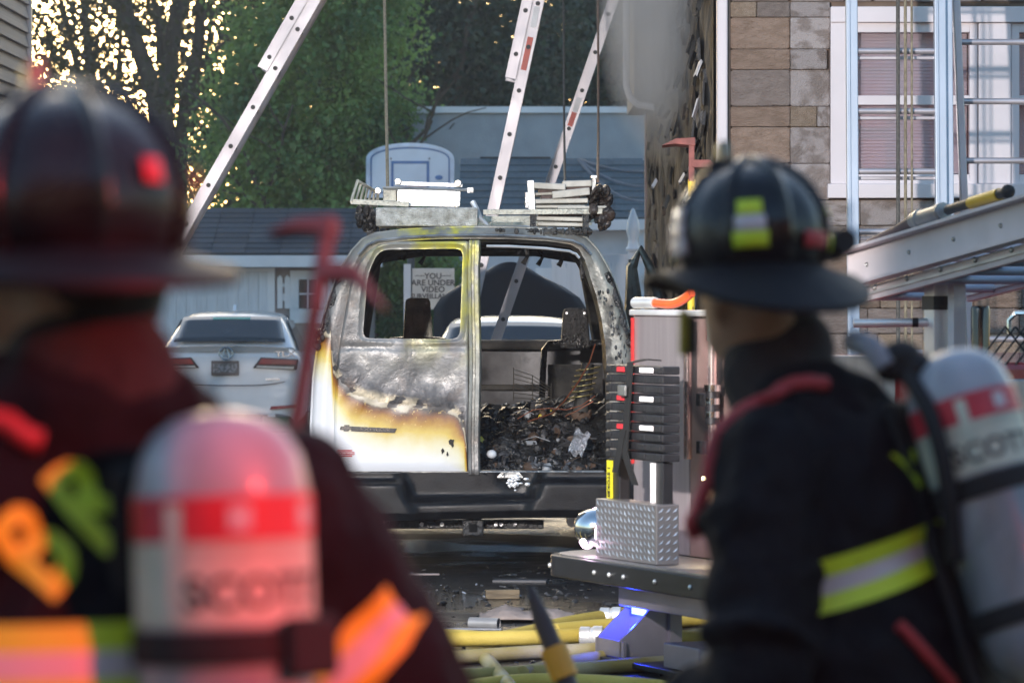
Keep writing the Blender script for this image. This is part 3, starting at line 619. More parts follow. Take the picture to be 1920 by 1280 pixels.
def van():
    t = thing('burnt_van', 'burnt out white cargo van with scorched door and gutted open rear', 'van', (VX, VY, 0))
    pp = prof_pts(); n = len(pp)
    ins = lambda d: inset(pp, lambda x, z: d)
    # ---- body shell : roof and sides
    ys = [.05, .14] + [.3 + .26 * i for i in range(13)] + [3.55]
    shell = MB(); P = []
    for y in ys:
        k = 1.0; P.append([(x, y, z + .004 * math.sin(y * 5 + x * 3)) for x, z in pp])
    shell.grid(P); so_ = shell.build('body_shell', BURN, t, smooth=True, solid=.02)
    # rear corner ring (outer rounding to door opening)
    dw = lambda x, z: .17 if z < 1.3 else (.17 - (z - 1.3) / .6 * .05 if z < 1.9 else .115 - .045 * min(1, (z - 1.9) / .2))
    q = [ins(0), ins(.012), ins(.035), inset(pp, lambda x, z: dw(x, z) * .55), inset(pp, lambda x, z: dw(x, z) * .8), inset(pp, dw), inset(pp, dw), inset(pp, lambda x, z: dw(x, z) + .02)]
    yy = [.05, .018, .0, -.006, .012, .014, .07, .16]
    ring = MB(); ring.grid([[(x, yy[i] + .003 * math.sin(z * 9 + x * 7), z) for x, z in q[i]] for i in range(8)]); ring.build('rear_frame', BURN, t, smooth=True)
    # drip rail over the doors and hinges
    rail = MB(); rp_ = inset(pp, lambda x, z: .05); rail.tube([(x, -.012, z) for x, z in rp_ if z > 1.93], .011, 6); rail.build('drip_rail', bare_steel, t, smooth=True)
    rail = MB(); rp_ = inset(pp, lambda x, z: .115); rail.tube([(x, .006, z) for x, z in rp_ if z > 1.93 and x > .02], .009, 6); rail.build('door_lip', bright_alu, t, smooth=True)
    # ---- left rear door
    wc = (-.385, 1.6)
    def ray(poly, a):
        dx, dz = math.cos(a), math.sin(a); best = 9
        for (ax, az), (bx, bz) in zip(poly, poly[1:] + poly[:1]):
            ex, ez = bx - ax, bz - az; den = dx * ez - dz * ex
            if abs(den) < 1e-9: continue
            s_ = ((ax - wc[0]) * ez - (az - wc[1]) * ex) / den; u_ = ((ax - wc[0]) * dz - (az - wc[1]) * dx) / den
            if s_ > 0 and -1e-6 <= u_ <= 1 + 1e-6: best = min(best, s_)
        return best
    def rounded(poly, r):
        out = []; N = len(poly)
        for i in range(N):
            p0, p1, p2 = Vector((*poly[i - 1], 0)), Vector((*poly[i], 0)), Vector((*poly[(i + 1) % N], 0)); rr = r[i]
            a, c = p1 + (p0 - p1).normalized() * rr, p1 + (p2 - p1).normalized() * rr
            for k in range(7): s_ = k / 6; w_ = a * (1 - s_) ** 2 + p1 * 2 * s_ * (1 - s_) + c * s_ * s_; out.append((w_.x, w_.y))
        return out
    outl = rounded([(-.868, .622), (-.036, .622), (-.036, 2.035), (-.55, 2.03), (-.655, 1.985), (-.745, 1.86), (-.815, 1.5), (-.86, 1.2)], [.012, .012, .02, .08, .08, .1, .2, .2])
    winl = rounded([(vx(680), vz(634)), (vx(862), vz(636)), (vx(868), vz(466)), (vx(712), vz(468)), (vx(690), vz(510))], [.05, .06, .05, .06, .08])
    NA = 200; angs = sorted(set([2 * math.pi * i / NA for i in range(NA)] + [math.atan2(z - wc[1], x - wc[0]) % (2 * math.pi) for x, z in outl]))
    A = [(wc[0] + math.cos(a) * ray(winl, a), wc[1] + math.sin(a) * ray(winl, a)) for a in angs]
    B = [(wc[0] + math.cos(a) * ray(outl, a), wc[1] + math.sin(a) * ray(outl, a)) for a in angs]
    rows = []
    def rel(x, z):
        y = -.03
        y += .012 * math.exp(-((z - 1.385) / .02) ** 2)                # pressed crease below the glass
        y += .006 * math.exp(-((z - .665) / .008) ** 2)                # lower seam
        y += .01 * smooth_noise(x * 4, z * 4, 1) * (1 if z > 1.0 else .15)
        if 1.0 < z < 1.4: y += .022 * math.exp(-((x + .35) / .22) ** 2 - ((z - 1.2) / .1) ** 2)
        return y
    K = 34
    rows.append([(x, .03, z) for x, z in A])
    for i in range(K + 1):
        s_ = (i / K) ** 1.25; row = []
        for (ax, az), (bx, bz) in zip(A, B):
            L0 = math.hypot(bx - ax, bz - az); dd = s_ * L0; x, z = ax + (bx - ax) * s_, az + (bz - az) * s_
            y = rel(x, z)
            if dd < .035: y += .016 * math.cos(dd / .035 * math.pi / 2) - .004
            rem = (1 - s_) * L0
            if rem < .02: y += .012 * (1 - rem / .02) ** 2
            row.append((x, y, z))
        rows.append(row)
    rows.append([(x, .05, z) for x, z in B])
    d_ = MB(); d_.loops(rows); door = d_.build('rear_door', BURN, t, smooth=60); door['label'] = 'scorched white rear door with empty window and blistered paint'
    # inner skin of the door frame
    inn = MB(); inn.loops([[(x, .04, z) for x, z in A], [(ax + (bx - ax) * .12, .075, az + (bz - az) * .12) for (ax, az), (bx, bz) in zip(A, B)], [(x, .055, z) for x, z in B]]); inn.build('door_lining', char_int, door, smooth=True)
    # door edge flange in the middle of the van
    fl = MB(); xa = -.034
    secs = [(xa, .02), (xa, -.03), (xa + .014, -.036), (xa + .018, -.018), (xa + .034, -.018), (xa + .038, -.034), (xa + .058, -.034), (xa + .066, -.02), (xa + .07, .04)]
    P = []
    for i in range(41):
        z = .6 + 1.44 * i / 40; P.append([(x + .004 * math.sin(z * 6) * (1 if z < 1.9 else .2), y + .003 * math.sin(z * 17), z) for x, y in secs])
    fl.grid(P); fl.build('door_edge', BURN, door, smooth=50, solid=.004)
    nm = mat('badge_black', (.008, .008, .009), rough=.3, coat=.3)
    chrome = mat('chrome', (.75, .75, .76), rough=.12, metal=1, var=.03)
    # name badge, bow tie emblem, dealer sticker
    zc = vz(804); bx0, bx1 = vx(659), vx(744); yb = -.037
    MB().prism([(bx0, zc + .018), (bx1, zc + .005), (bx1 - .012, zc - .022), (bx0, zc - .011)], (yb - .006, yb)).build('name_badge', nm, door)
    text('badge_lettering', 'EXPRESS', .031, chrome, door, ((bx0 + bx1) / 2 + .005, yb - .0075, zc - .003), (R(90), R(2.3), 0), .0012, sx=1.6, bold=.0006)
    bt = MB(); ex = vx(650); w_, h_ = .033, .014
    bow = [(-w_, -h_ * .55), (-h_ * 1.0, -h_ * .55), (-h_ * 1.05, -h_), (h_ * .75, -h_), (h_ * .9, -h_ * .55), (w_ * .85, -h_ * .55), (w_, h_ * .55), (h_ * 1.05, h_ * .55), (h_ * 1.1, h_), (-h_ * .75, h_), (-h_ * .85, h_ * .55), (-w_ * .85, h_ * .55)]
    bt.prism([(ex + a, zc + .008 + c) for a, c in bow], (yb - .008, yb)); bt.build('emblem', chrome, door)
    bt = MB(); bt.prism([(ex + a * 1.22, zc + .008 + c * 1.32) for a, c in bow], (yb - .005, yb + .001)); bt.build('emblem_backing', nm, door)
    red = mat('sticker_red', (.55, .02, .04), rough=.45); wh = mat('sticker_white', (.8, .78, .78), rough=.5)
    sx, sz = vx(647), vz(849)
    for a, c, e in ((-.045, .045, .017), (-.06, .06, 0), (-.045, .045, -.017)):
        MB().bb(sx + a, sx + c, yb - .0012, yb + .004, sz + e - (.009 if e == 0 else .004), sz + e + (.009 if e == 0 else .004)).build('sticker', red, door)
    text('sticker_lettering', 'CAR & VAN WORLD', .0135, wh, door, (sx, yb - .0016, sz), (R(90), 0, 0), .0003, bold=.0004)
    # bare patches where paint was knocked off
    pm = mat('knocked_off_paint', (.02, .016, .013), rough=.7)
    for px, py, a, c in ((847, 829, .016, .026), (830, 845, .009, .015), (839, 850, .006, .012)):
        k_ = MB(); k_.prism([(vx(px) + a * math.cos(i * .7) * (1 + .35 * math.sin(i * 2.1 + px)), vz(py) + c * math.sin(i * .7) * (1 + .3 * math.cos(i * 1.7 + py))) for i in range(9)], (-.0415, -.03)); k_.build('paint_chip', pm, door)
    # ---- rear sill, floor, interior
    MB().bb(-.86, .8, -.01, .12, .575, .625).build('sill', bare_steel, t, bev=.008)
    MB().bb(-.98, .98, .1, 3.9, .5, .57).build('floor', char_int, t)
    lin = MB(); lp = inset(pp, lambda x, z: .05); lin.grid([[(x, y, z + .015 * smooth_noise(x * 5, y * 4, 3)) for x, z in lp] for y in [.2 + .2 * i for i in range(17)]]); lin.build('inner_lining', char_int, t, smooth=True)
    for y in (.55, 1.2, 1.9, 2.6, 3.2):
        rb = MB(); rpts = inset(pp, lambda x, z: .075); rb.tube([(x, y + .02 * math.sin(x * 9), z - .015 * abs(math.sin(x * 5 + y))) for x, z in rpts if z > 1.2], .022, 6); rb.build('roof_bow', char_int, t, smooth=True)
    for k_ in range(9):
        xx = random.uniform(-.7, .7); yy_ = random.uniform(.3, 3.2); h_ = random.uniform(.05, .16)
        MB().tube([(xx, yy_, 2.03), (xx + .02, yy_, 2.03 - h_ * .6), (xx - .01, yy_, 2.03 - h_)], [.02, .012, .02], 6).build('melted_drip', char_black, t, smooth=True)
    MB().tube([(.66, .3, 1.99), (.66, .3, 1.9), (.67, .3, 1.84), (.665, .3, 1.79)], [.012, .009, .02, .006], 7).build('melted_drip', char_black, t, smooth=True)
    # windscreen surround, firewall, dash
    ws = MB(); ws.tube([(-.86, 4.3, 1.36), (-.74, 3.68, 1.96), (-.4, 3.6, 2.02), (.4, 3.6, 2.02), (.74, 3.68, 1.96), (.86, 4.3, 1.36)], .05, 8); ws.build('windscreen_frame', char_int, t, smooth=True)
    fr = MB(); fr.grid([[(x, 3.95 + .25 * (z < .8) + .04 * math.sin(x * 5), z + .01 * math.sin(x * 6)) for x in [-.95 + .1 * i for i in range(20)]] for z in (.5, .8, 1.0, 1.15, 1.27, 1.3, 1.37)])
    fr.build('firewall', mat('sooty_steel', (.045, .045, .048), rough=.45, metal=.4, col2=(.17, .17, .175), scale=4, bump=.12, bscale=9, rvar=.15), t, smooth=True, solid=.02)
    MB().bb(-.93, .93, 3.82, 4.3, 1.31, 1.375).build('dash_top', char_int, t, bev=.02)
    dp = MB()
    for x, r_ in ((-.12, .09), (.3, .1), (.12, .07)): dp.lathe([(r_, 0), (r_ * 1.02, -.03), (r_ * .8, -.06), (r_ * .6, -.03), (0, -.02)], 14, (x, 3.93, 1.14), (0, 1, 0))
    MB().bb(-.1, .5, 3.9, 3.94, 1.02, 1.06).build('dash_brace', char_int, t, bev=.01)
    hd = MB(); hd.grid([[(x * (1 - .06 * k_), y, z - .06 * abs(x) ** 2) for x in [-.95 + .19 * i for i in range(11)]] for k_, (y, z) in enumerate(((4.3, 1.33), (4.7, 1.27), (5.2, 1.18), (5.5, 1.05), (5.6, .8), (5.62, .4)))])
    hd.build('bonnet', BURN, t, smooth=True, solid=.02)
    for s_ in (-1, 1):
        pn = MB(); pn.grid([[(s_ * (.97 if z < 1.2 else .95), y, z) for z in (.42, .7, 1.0, 1.3)] for y in (3.55, 4.3, 4.9, 5.55)]); pn.build('front_wing', BURN, t, solid=.02)
    # seats: burnt frames
    for cx, m_, pyt in ((vx(775) * 1.12, ash_steel, 0), (vx(1072) * 1.12, char_black, -.07)):
        zt = 1.68 + pyt; w_ = .098; zb_ = 1.4 + pyt
        hp = MB(); pl = rounded([(cx - w_ * 1.06, zb_), (cx + w_ * 1.06, zb_), (cx + w_ * .86, zt), (cx - w_ * .86, zt)], [.02, .02, .035, .035]); hp.prism(pl, (3.0, 3.045)); ho = hp.build('headrest_plate', m_, t, bev=.012)
        rib = MB(); rib.prism(rounded([(cx - w_ * .45, zb_ + .02), (cx + w_ * .45, zb_ + .02), (cx + w_ * .36, zt - .07), (cx - w_ * .36, zt - .07)], [.01] * 4), (2.985, 3.002)); rib.build('headrest_rib', m_, ho, bev=.006)
        for k_ in (-1, 1): MB().cyl((cx + k_ * w_ * .62, 2.99, zt - .035), (cx + k_ * w_ * .62, 3.0, zt - .035), .009, n=8).build('rivet', bright_alu, ho)
        fr_ = MB(); hw = .215; fr_.tube([(cx - hw * 1.12, 2.95, .75), (cx - hw * 1.05, 3.0, 1.15), (cx - hw, 3.02, 1.32), (cx - hw * .85, 3.03, 1.385 + pyt * .3), (cx, 3.03, 1.4 + pyt * .3), (cx + hw * .85, 3.03, 1.385 + pyt * .3), (cx + hw, 3.02, 1.32), (cx + hw * 1.05, 3.0, 1.15), (cx + hw * 1.12, 2.95, .75)], .022, 8); fr_.build('seat_frame', char_black, t, smooth=True)
        MB().bb(cx - .19, cx + .19, 3.04, 3.06, .85, 1.22).build('seat_pan', char_int, t)
    # ---- open front passenger door hanging out to the right
    dr = MB(); dr.tube([(1.0, 3.5, 1.3), (1.06, 3.4, 1.62), (1.07, 3.36, 1.9), (1.13, 3.3, 2.02), (1.2, 3.3, 1.88), (1.3, 3.25, 1.5), (1.34, 3.2, 1.25)], [.035, .04, .04, .03, .035, .035, .035], 8); dr.tube([(1.07, 3.36, 1.95), (1.11, 3.34, 1.7), (1.1, 3.36, 1.5)], .03, 6)
    P = [[(1.0 + .34 * i / 4, 3.5 - .3 * i / 4 + .03 * math.sin(i + j), .6 + .68 * j / 5) for i in range(5)] for j in range(6)]
    dr.grid(P); dr.build('open_front_door', mat('door_frame_burnt', (.1, .1, .085), rough=.4, metal=.4, col2=(.34, .33, .27), scale=7, bump=.4), t, smooth=True)
    # ---- bumper
    def by(x, z):
        rec = 1 / (1 + math.exp(-(x - (vx(752) + (.605 - z) * .36)) / .012)) * 1 / (1 + math.exp((x - (vx(1014) - (.605 - z) * .36)) / .012))
        low = 1 / (1 + math.exp((z - .452) / .008)); pad = 1 - rec
        top = 1 / (1 + math.exp(-(z - .565) / .006))
        y = -.09 - .075 * pad * (1 - top) * (1 - .0 * low) + .0
        y += .075 * rec * (1 - low) - .035 * rec * low
        y += .05 * max(0, (.38 - z) / .06)
        y += .1 * max(0, abs(x) - .88) ** 1.5 * 6
        return y
    bm_ = MB(); xs = [-1.02 + 2.04 * i / 150 for i in range(151)]; zs = [.335 + .28 * j / 44 for j in range(45)]
    rows = [[(x, .02, .335) for x in xs]] + [[(x, by(x, z) + .0015 * smooth_noise(x * 2.5, z * 3, 4) + (.03 * math.exp(-((x - .22) / .06) ** 2 - ((z - .56) / .05) ** 2)), z + .012 * math.sin(x * 2.2) * (1 if z < .45 else .3)) for x in xs] for z in zs] + [[(x, .0, .618) for x in xs]]
    bm_.grid(rows); bmo = bm_.build('bumper', black_plastic, t, smooth=60)
    mp_ = MB()
    for k_ in range(26):
        a = random.gauss(vx(968), .035); c = random.gauss(.555, .03); mp_.ell((a, by(a, c) - .002, c), (random.uniform(.006, .02), .006, random.uniform(.004, .014)), 7, 5)
    stuff(mp_.build('melted_beads', bright_alu, bmo, smooth=True))
    # ---- tow bar, chassis, exhaust, wheels
    hb = MB(); hb.bb(vx(720), vx(1020), .1, .16, .262, .315); hb.bb(-.06, .04, -.02, .3, .235, .315); tb = hb.build('tow_bar', char_black, t, bev=.006)
    MB().bb(-.075, .055, -.03, .0, .225, .325).build('receiver', char_black, t, bev=.01)
    MB().bb(-.035, .015, -.034, -.029, .25, .3).build('receiver_hole', mat('void_black', (.003, .003, .003), rough=1), t)
    for px in (790, 828, 930, 940, 965): MB().cyl((vx(px), .085, .29), (vx(px), .1, .29), .013, n=10).build('bolt', bright_alu if px == 828 else bare_steel, t, smooth=True)
    ch = MB()
    for x in (-.5, .5): ch.bb(x - .04, x + .04, .17, 5.2, .36, .5)
    ch.bb(-.6, .6, 1.1, 1.25, .3, .42); ch.build('chassis', char_black, t)
    for px in (745, 800, 962, 1000): MB().bb(vx(px) - .035, vx(px) + .035, .2, .23, .325, .36).build('body_mount', bright_alu, t)
    MB().tube([(.6, .2, .3), (.6, .6, .32), (.55, 2, .34)], .035, 8).build('exhaust', bare_steel, t, smooth=True)
    for x in (-.82, .82):
        for y in (1.2, 4.7):
            wh_ = MB(); wh_.lathe([(.2, -.11), (.3, -.11), (.345, -.09), (.355, -.04), (.355, .04), (.345, .09), (.3, .11), (.2, .11)], 28, (x, y, .356), (1, 0, 0)); wo_ = wh_.build('tyre', rubber, t, smooth=True)
            MB().lathe([(0, .05), (.12, .06), (.2, .1), (.21, -.1), (.1, -.08), (0, -.08)], 20, (x, y, .356), (1, 0, 0)).build('rim', bare_steel, wo_, smooth=True)
    # tail lamps cavities (burnt) on both corners
    for s_ in (-1, 1):
        tl = MB(); pts = []
        for j in range(10):
            z = 1.42 + .42 * j / 9; hw = np.interp(z, [a for a, _ in PROF], [b for _, b in PROF]); pts.append((s_ * (hw - .028), .03 + .01 * math.sin(j * 2), z))
        tl.tube(pts, [.02 + .012 * abs(math.sin(j * 1.7)) for j in range(10)], 7); tl.build('melted_lamp', char_black, t, smooth=True)
        cl = MB()
        for k_ in range(14): cl.ell((s_ * (.965 + random.uniform(-.03, .02)), .0 + random.uniform(-.02, .03), 1.43 + random.uniform(-.05, .05)), tuple(random.uniform(.012, .03) for _ in range(3)), 7, 5)
        stuff(cl.build('melted_beads', char_black, t, smooth=True))
    rc = MB()
    for k_ in range(130):
        z = random.uniform(.65, 1.75); hw = np.interp(z, [a for a, _ in PROF], [b for _, b in PROF]); rc.ell((hw - .1 + random.uniform(-.03, .1) * (1 if k_ % 2 else .4), -.01 + random.uniform(-.015, .02), z), tuple(random.uniform(.003, .009) * q for q in (1, 1.2, 2.2)), 6, 4)
    stuff(rc.build('melted_beads', mat('wet_char', (.01, .01, .01), rough=.12, col2=(.12, .12, .12), scale=20, bump=.5), t, smooth=True))
    tc_ = MB()
    for k_ in range(90): tc_.ell((random.uniform(.12, .72), .02 + random.uniform(-.02, .06), 2.085 + random.uniform(-.01, .02)), tuple(random.uniform(.008, .026) for _ in range(3)), 6, 4)
    stuff(tc_.build('ash_crumbs', char_int, t, smooth=True))
    return t
van()

# ---- roof rack and its load
def rack():
    t = thing('roof_rack', 'warped metal ladder rack with burnt pipe carriers on the van roof', 'roof rack', (VX, VY, 2.08)); oz = 2.08; d = .35
    X, Z = vx, lambda py: vz(py) + (HC - vz(py)) * -.012 - oz
    def rb(name, px0, px1, py0, py1, m, y0=.3, y1=.5, bev=.004, tilt=0):
        cx, cz = (X(px0) + X(px1)) / 2, (Z(py0) + Z(py1)) / 2
        return MB().box((cx, (y0 + y1) / 2, cz), (abs(X(px1) - X(px0)), y1 - y0, abs(Z(py1) - Z(py0))), (0, tilt, 0)).build(name, m, t, bev=bev)
    sh = rb('carrier_box', 703, 895, 390, 425, mat('zinc_frosted', (.36, .34, .29), rough=.45, metal=.6, col2=(.72, .71, .66), scale=16, bump=.8, bscale=120), .12, .8, .01)
    rb('cross_bar', 905, 1132, 392, 402, ash_steel, .28, .33, .003, R(-.4))
    rb('cross_bar', 655, 765, 376, 386, ash_steel, .2, .25, .003, R(2.5))
    rb('folded_panel', 742, 862, 356, 387, bright_alu, .3, .34, .004, R(1.2))
    rb('side_plate', 715, 740, 352, 389, ash_steel, .32, .5, .004)
    rb('top_rail', 738, 866, 342, 349, bright_alu, .28, .31, .002, R(1.8))
    MB().tube([(X(715), .26, Z(352)), (X(800), .26, Z(354)), (X(886), .26, Z(357))], .008, 7).build('threaded_rod', bare_steel, t, smooth=True)
    for px, py in ((744, 341), (858, 344), (856, 383), (706, 358)):
        k = MB(); k.lathe([(.0, -.04), (.016, -.04), (.021, -.02), (.021, .02), (.016, .04), (.009, .045), (0, .045)], 12, (X(px), .27, Z(py)), (0, 1, 0)); k.build('roller_knob', bright_alu, t, smooth=True)
    for px in (878, 884): rb('nut', px - 3, px + 3, 352, 362, bare_steel, .25, .27, .001)
    # bent grille at the left end
    g = MB(); a, b, c_, e = (X(656), .2, Z(378)), (X(668), .2, Z(340)), (X(703), .55, Z(360)), (X(700), .6, Z(384))
    g.tube([a, b, c_, e, a], .011, 6)
    for i in range(1, 6):
        s_ = i / 6; p = Vector(b).lerp(Vector(c_), s_); q_ = Vector(a).lerp(Vector(e), s_); g.tube([p, q_], .008, 5)
    g.build('end_grille', ash_steel, t, smooth=True)
    # loose strap and bracket
    MB().tube([(X(885), .3, Z(378)), (X(893), .28, Z(392)), (X(900), .2, Z(410)), (X(915), .12, Z(424))], [.018, .016, .014, .012], 6).build('twisted_bracket', bright_alu, t, smooth=True)
    # right stack: upright, pale warped panels
    rb('upright', 990, 1003, 338, 393, bright_alu, .3, .36, .004, R(-3)); rb('upright', 985, 991, 360, 390, bare_steel, .33, .4, .003)
    pale = mat('pale_scorched_panel', (.36, .34, .29), rough=.6, metal=.2, col2=(.66, .63, .56), scale=3.5, bump=.4, bscale=20)
    for i, (x0, x1, y0, y1, tl) in enumerate(((1000, 1062, 343, 355, 3), (1056, 1112, 338, 350, -2), (1002, 1108, 358, 364, -3), (1036, 1108, 355, 369, -6), (1002, 1105, 372, 381, -1), (1002, 1100, 384, 390, 0), (1046, 1140, 386, 391, -.5), (1003, 1095, 406, 414, 1.5), (1008, 1105, 417, 424, 1))):
        rb('scorched_panel', x0, x1, y0, y1, pale, .3 + .02 * (i % 3), .75, .006, R(tl))
    dark = mat('soot_brown', (.03, .02, .018), rough=.6, col2=(.1, .06, .05), scale=8, bump=.6)
    for (x0, x1, y0, y1, tl) in ((1010, 1115, 350, 359, -3), (1015, 1090, 365, 373, -2), (1010, 1105, 393, 404, 0)): rb('charred_board', x0, x1, y0, y1, dark, .34, .7, .005, R(tl))
    rb('clamp_post', 1112, 1119, 330, 362, bare_steel, .28, .32, .002); rb('clamp_post', 1110, 1121, 329, 334, bright_alu, .27, .33, .002)
    # melted black mass hanging off the right edge
    m_ = MB(); rr = random.Random(4)
    for k in range(95):
        u = rr.random(); px = 1108 + 34 * u ** .8 + rr.uniform(-6, 6); py = 352 + rr.random() * 78 * (.6 + .4 * u)
        m_.ell((X(px), .35 + rr.uniform(-.08, .2), Z(py)), (rr.uniform(.012, .035), rr.uniform(.02, .05), rr.uniform(.012, .05)), 7, 5, (rr.random(), rr.random(), 0))
    stuff(m_.build('melted_mass', mat('shiny_char', (.008, .007, .006), rough=.18, col2=(.07, .05, .04), scale=12, bump=.7, bscale=50), t, smooth=True))
    m_ = MB()
    for k in range(40): m_.ell((X(668 + rr.uniform(0, 30)), .3 + rr.uniform(-.05, .2), Z(392 + rr.random() * 36)), (rr.uniform(.012, .03), rr.uniform(.02, .05), rr.uniform(.012, .04)), 7, 5)
    stuff(m_.build('melted_mass', char_black, t, smooth=True))
    for px in (690, 800, 1000, 1100):
        MB().bb(X(px) - .02, X(px) + .02, .3, .36, -.02, Z(392)).build('rack_foot', char_black, t)
    for y in (1.6, 2.9): MB().bb(-.78, .78, y, y + .05, .1, .14).build('cross_bar', ash_steel, t)
    for s_ in (-1, 1):
        MB().bb(s_ * .7 - .02, s_ * .7 + .02, .4, 3.2, .08, .099).build('side_rail', ash_steel, t)
        for y in (.6, 1.62, 2.92): MB().bb(s_ * .66 - .02, s_ * .66 + .02, y, y + .04, -.05, .079).build('rack_foot', char_black, t)
rack()

# ---- debris in the load bay
def debris():
    hf = lambda x, y: .585 + .46 * (1 - math.exp(-(max(0, y - .1) / .75) ** 1.4)) * (.72 + .25 * x) + .05 * smooth_noise(x * 6, y * 5, 1) + .03 * smooth_noise(x * 15, y * 14, 3)
    mb = MB(); P = [[(-.84 + 1.68 * i / 60, .1 + 2.7 * j / 70, max(.58, hf(-.84 + 1.68 * i / 60, .1 + 2.7 * j / 70))) for i in range(61)] for j in range(71)]; mb.grid(P)
    rr = random.Random(11)
    for k in range(900):
        y = .1 + 1.6 * rr.random() ** 1.5; x = rr.uniform(-.06, .74) if k % 5 else rr.uniform(-.8, .74); z = max(.6, hf(x, y)) + rr.uniform(-.01, .03)
        c = rr.random(); mb.mi = 0 if c < .68 else 1 if c < .8 else 2 if c < .84 else 3 if c < .855 else 4 if c < .95 else 5
        s_ = rr.uniform(.008, .035) * (1.3 if mb.mi in (1, 4) else 1); kk = rr.random()
        if kk < .6: mb.ell((x, y, z), (s_ * rr.uniform(.5, 1.6), s_, s_ * rr.uniform(.4, 1)), 6, 4, (rr.random() * 3, rr.random() * 3, 0))
        elif kk < .85: mb.box((x, y, z), (s_ * 2.2, s_, s_ * .35), (rr.random() * 3, rr.random() * 3, rr.random() * 3))
        else: mb.tube([(x, y, z), (x + rr.uniform(-.1, .1), y + rr.uniform(-.1, .1), z + rr.uniform(0, .05)), (x + rr.uniform(-.2, .2), y + rr.uniform(-.2, .2), z)], .003, 4)
    for k in range(26):
        y = .12 + 1.4 * rr.random(); x = rr.uniform(-.06, .76); z = max(.6, hf(x, y)); mb.mi = 0 if k % 6 else 4; mb.ell((x, y, z), (rr.uniform(.04, .1), rr.uniform(.03, .08), rr.uniform(.025, .06)), 9, 6, (rr.random(), rr.random(), rr.random() * 3))
    o = mb.build('charred_debris', [char_black, mat('wet_ash', (.03, .03, .031), rough=.25, col2=(.1, .1, .105), scale=20, bump=.5), mat('white_ash', (.32, .33, .34), rough=.6, var=.2), mat('debris_yellow', (.5, .4, .03), rough=.4), mat('debris_brown', (.09, .055, .035), rough=.7, var=.3), mat('debris_grey', (.12, .12, .125), rough=.35, metal=.5)], smooth=40, loc=(VX, VY, 0))
    stuff(o); tag(o, 'wet heap of charred debris filling the load bay of the burnt van', 'debris')
    cp = mat('copper_wire', (.3, .1, .05), rough=.4, metal=.5)
    L_ = lambda px, py, y: Vector((vx(px) * (24 + y) / 24 + VX + 0 * (960 - 890), VY + y, HC - (py - HY) / F * (24 + y)))
    def LW(px, py, y): return W(px, py, 24 + y)
    for i, (pts, lab) in enumerate((
        ([(1116, 645, .9), (1105, 680, .85), (1085, 715, .8), (1058, 752, .7), (1035, 775, .6), (990, 790, .5)], 'long orange copper wire sagging from the seat frame onto the debris'),
        ([(1116, 742, .5), (1090, 760, .5), (1062, 768, .5), (1030, 765, .55), (1000, 768, .5), (970, 785, .45)], 'bundle of reddish wire trailing over the debris beside the right door post'),
        ([(1060, 780, .45), (1085, 768, .5), (1112, 752, .5)], 'short orange wire bent against the right door post'))):
        o = MB().tube([LW(*p) for p in pts], .0035 if i else .005, 6).build('copper_wire', cp, smooth=True); tag(o, lab, 'wire', 'burnt copper wires in the van')
    t = thing('coil_spring', 'stack of rusty wire rings standing on the debris under the dark seat', 'spring', LW(1088, 760, 1.0)); by_ = mat('brass_wire', (.32, .26, .1), rough=.4, metal=.6)
    for k in range(6): MB().tube([(.075 * math.cos(a * .42) + .01 * k, .075 * math.sin(a * .42), .06 + .035 * k + .012 * math.cos(a * .42)) for a in range(16)], .005, 5).build('ring', by_, t, smooth=True)
    MB().cyl((0, 0, -.05), (.05, 0, .27), .05, .04, 12).build('core', char_int, t, smooth=True)
    o = MB(); P = [[(.07 * (i - 2) + .03 * math.sin(j * 1.9), .02 * math.sin(i * 2 + j), .05 * (j - 2) + .02 * math.sin(i * 3 + j * 2)) for i in range(5)] for j in range(6)]
    o.grid(P); ob = o.build('crumpled_foil', mat('foil', (.4, .4, .42), rough=.25, metal=.8, bump=1, bscale=30), loc=LW(1088, 832, .22), rot=(0, R(-70), 0), solid=.003); ob.scale = (.55, .5, .38); tag(ob, 'crumpled silver foil sheet leaning at the right edge of the van floor', 'foil')
    o = MB(); o.ell((0, 0, 0), (.032, .03, .027), 10, 7); ob = o.build('white_lump', mat('white_lump', (.6, .62, .64), rough=.7, bump=.4), loc=LW(922, 851, .12), smooth=True); tag(ob, 'rounded white lump of ash near the van sill', 'ash lump')
    gr = MB()
    for k in range(7): gr.tube([(0, 0, .03 * k), (.12, .02, .025 * k - .01), (.24, .05, .015 * k - .03)], .0025, 4)
    for k in range(3): gr.tube([(.12 * k, .025 * k, -.02), (.12 * k, .025 * k, .19 - .05 * k)], .003, 4)
    ob = gr.build('wire_grid', mat('wire_dull', (.12, .11, .09), rough=.5, metal=.5), loc=LW(963, 745, .9)); tag(ob, 'bent thin wire grid lying on the charred debris', 'wire grid')
debris()
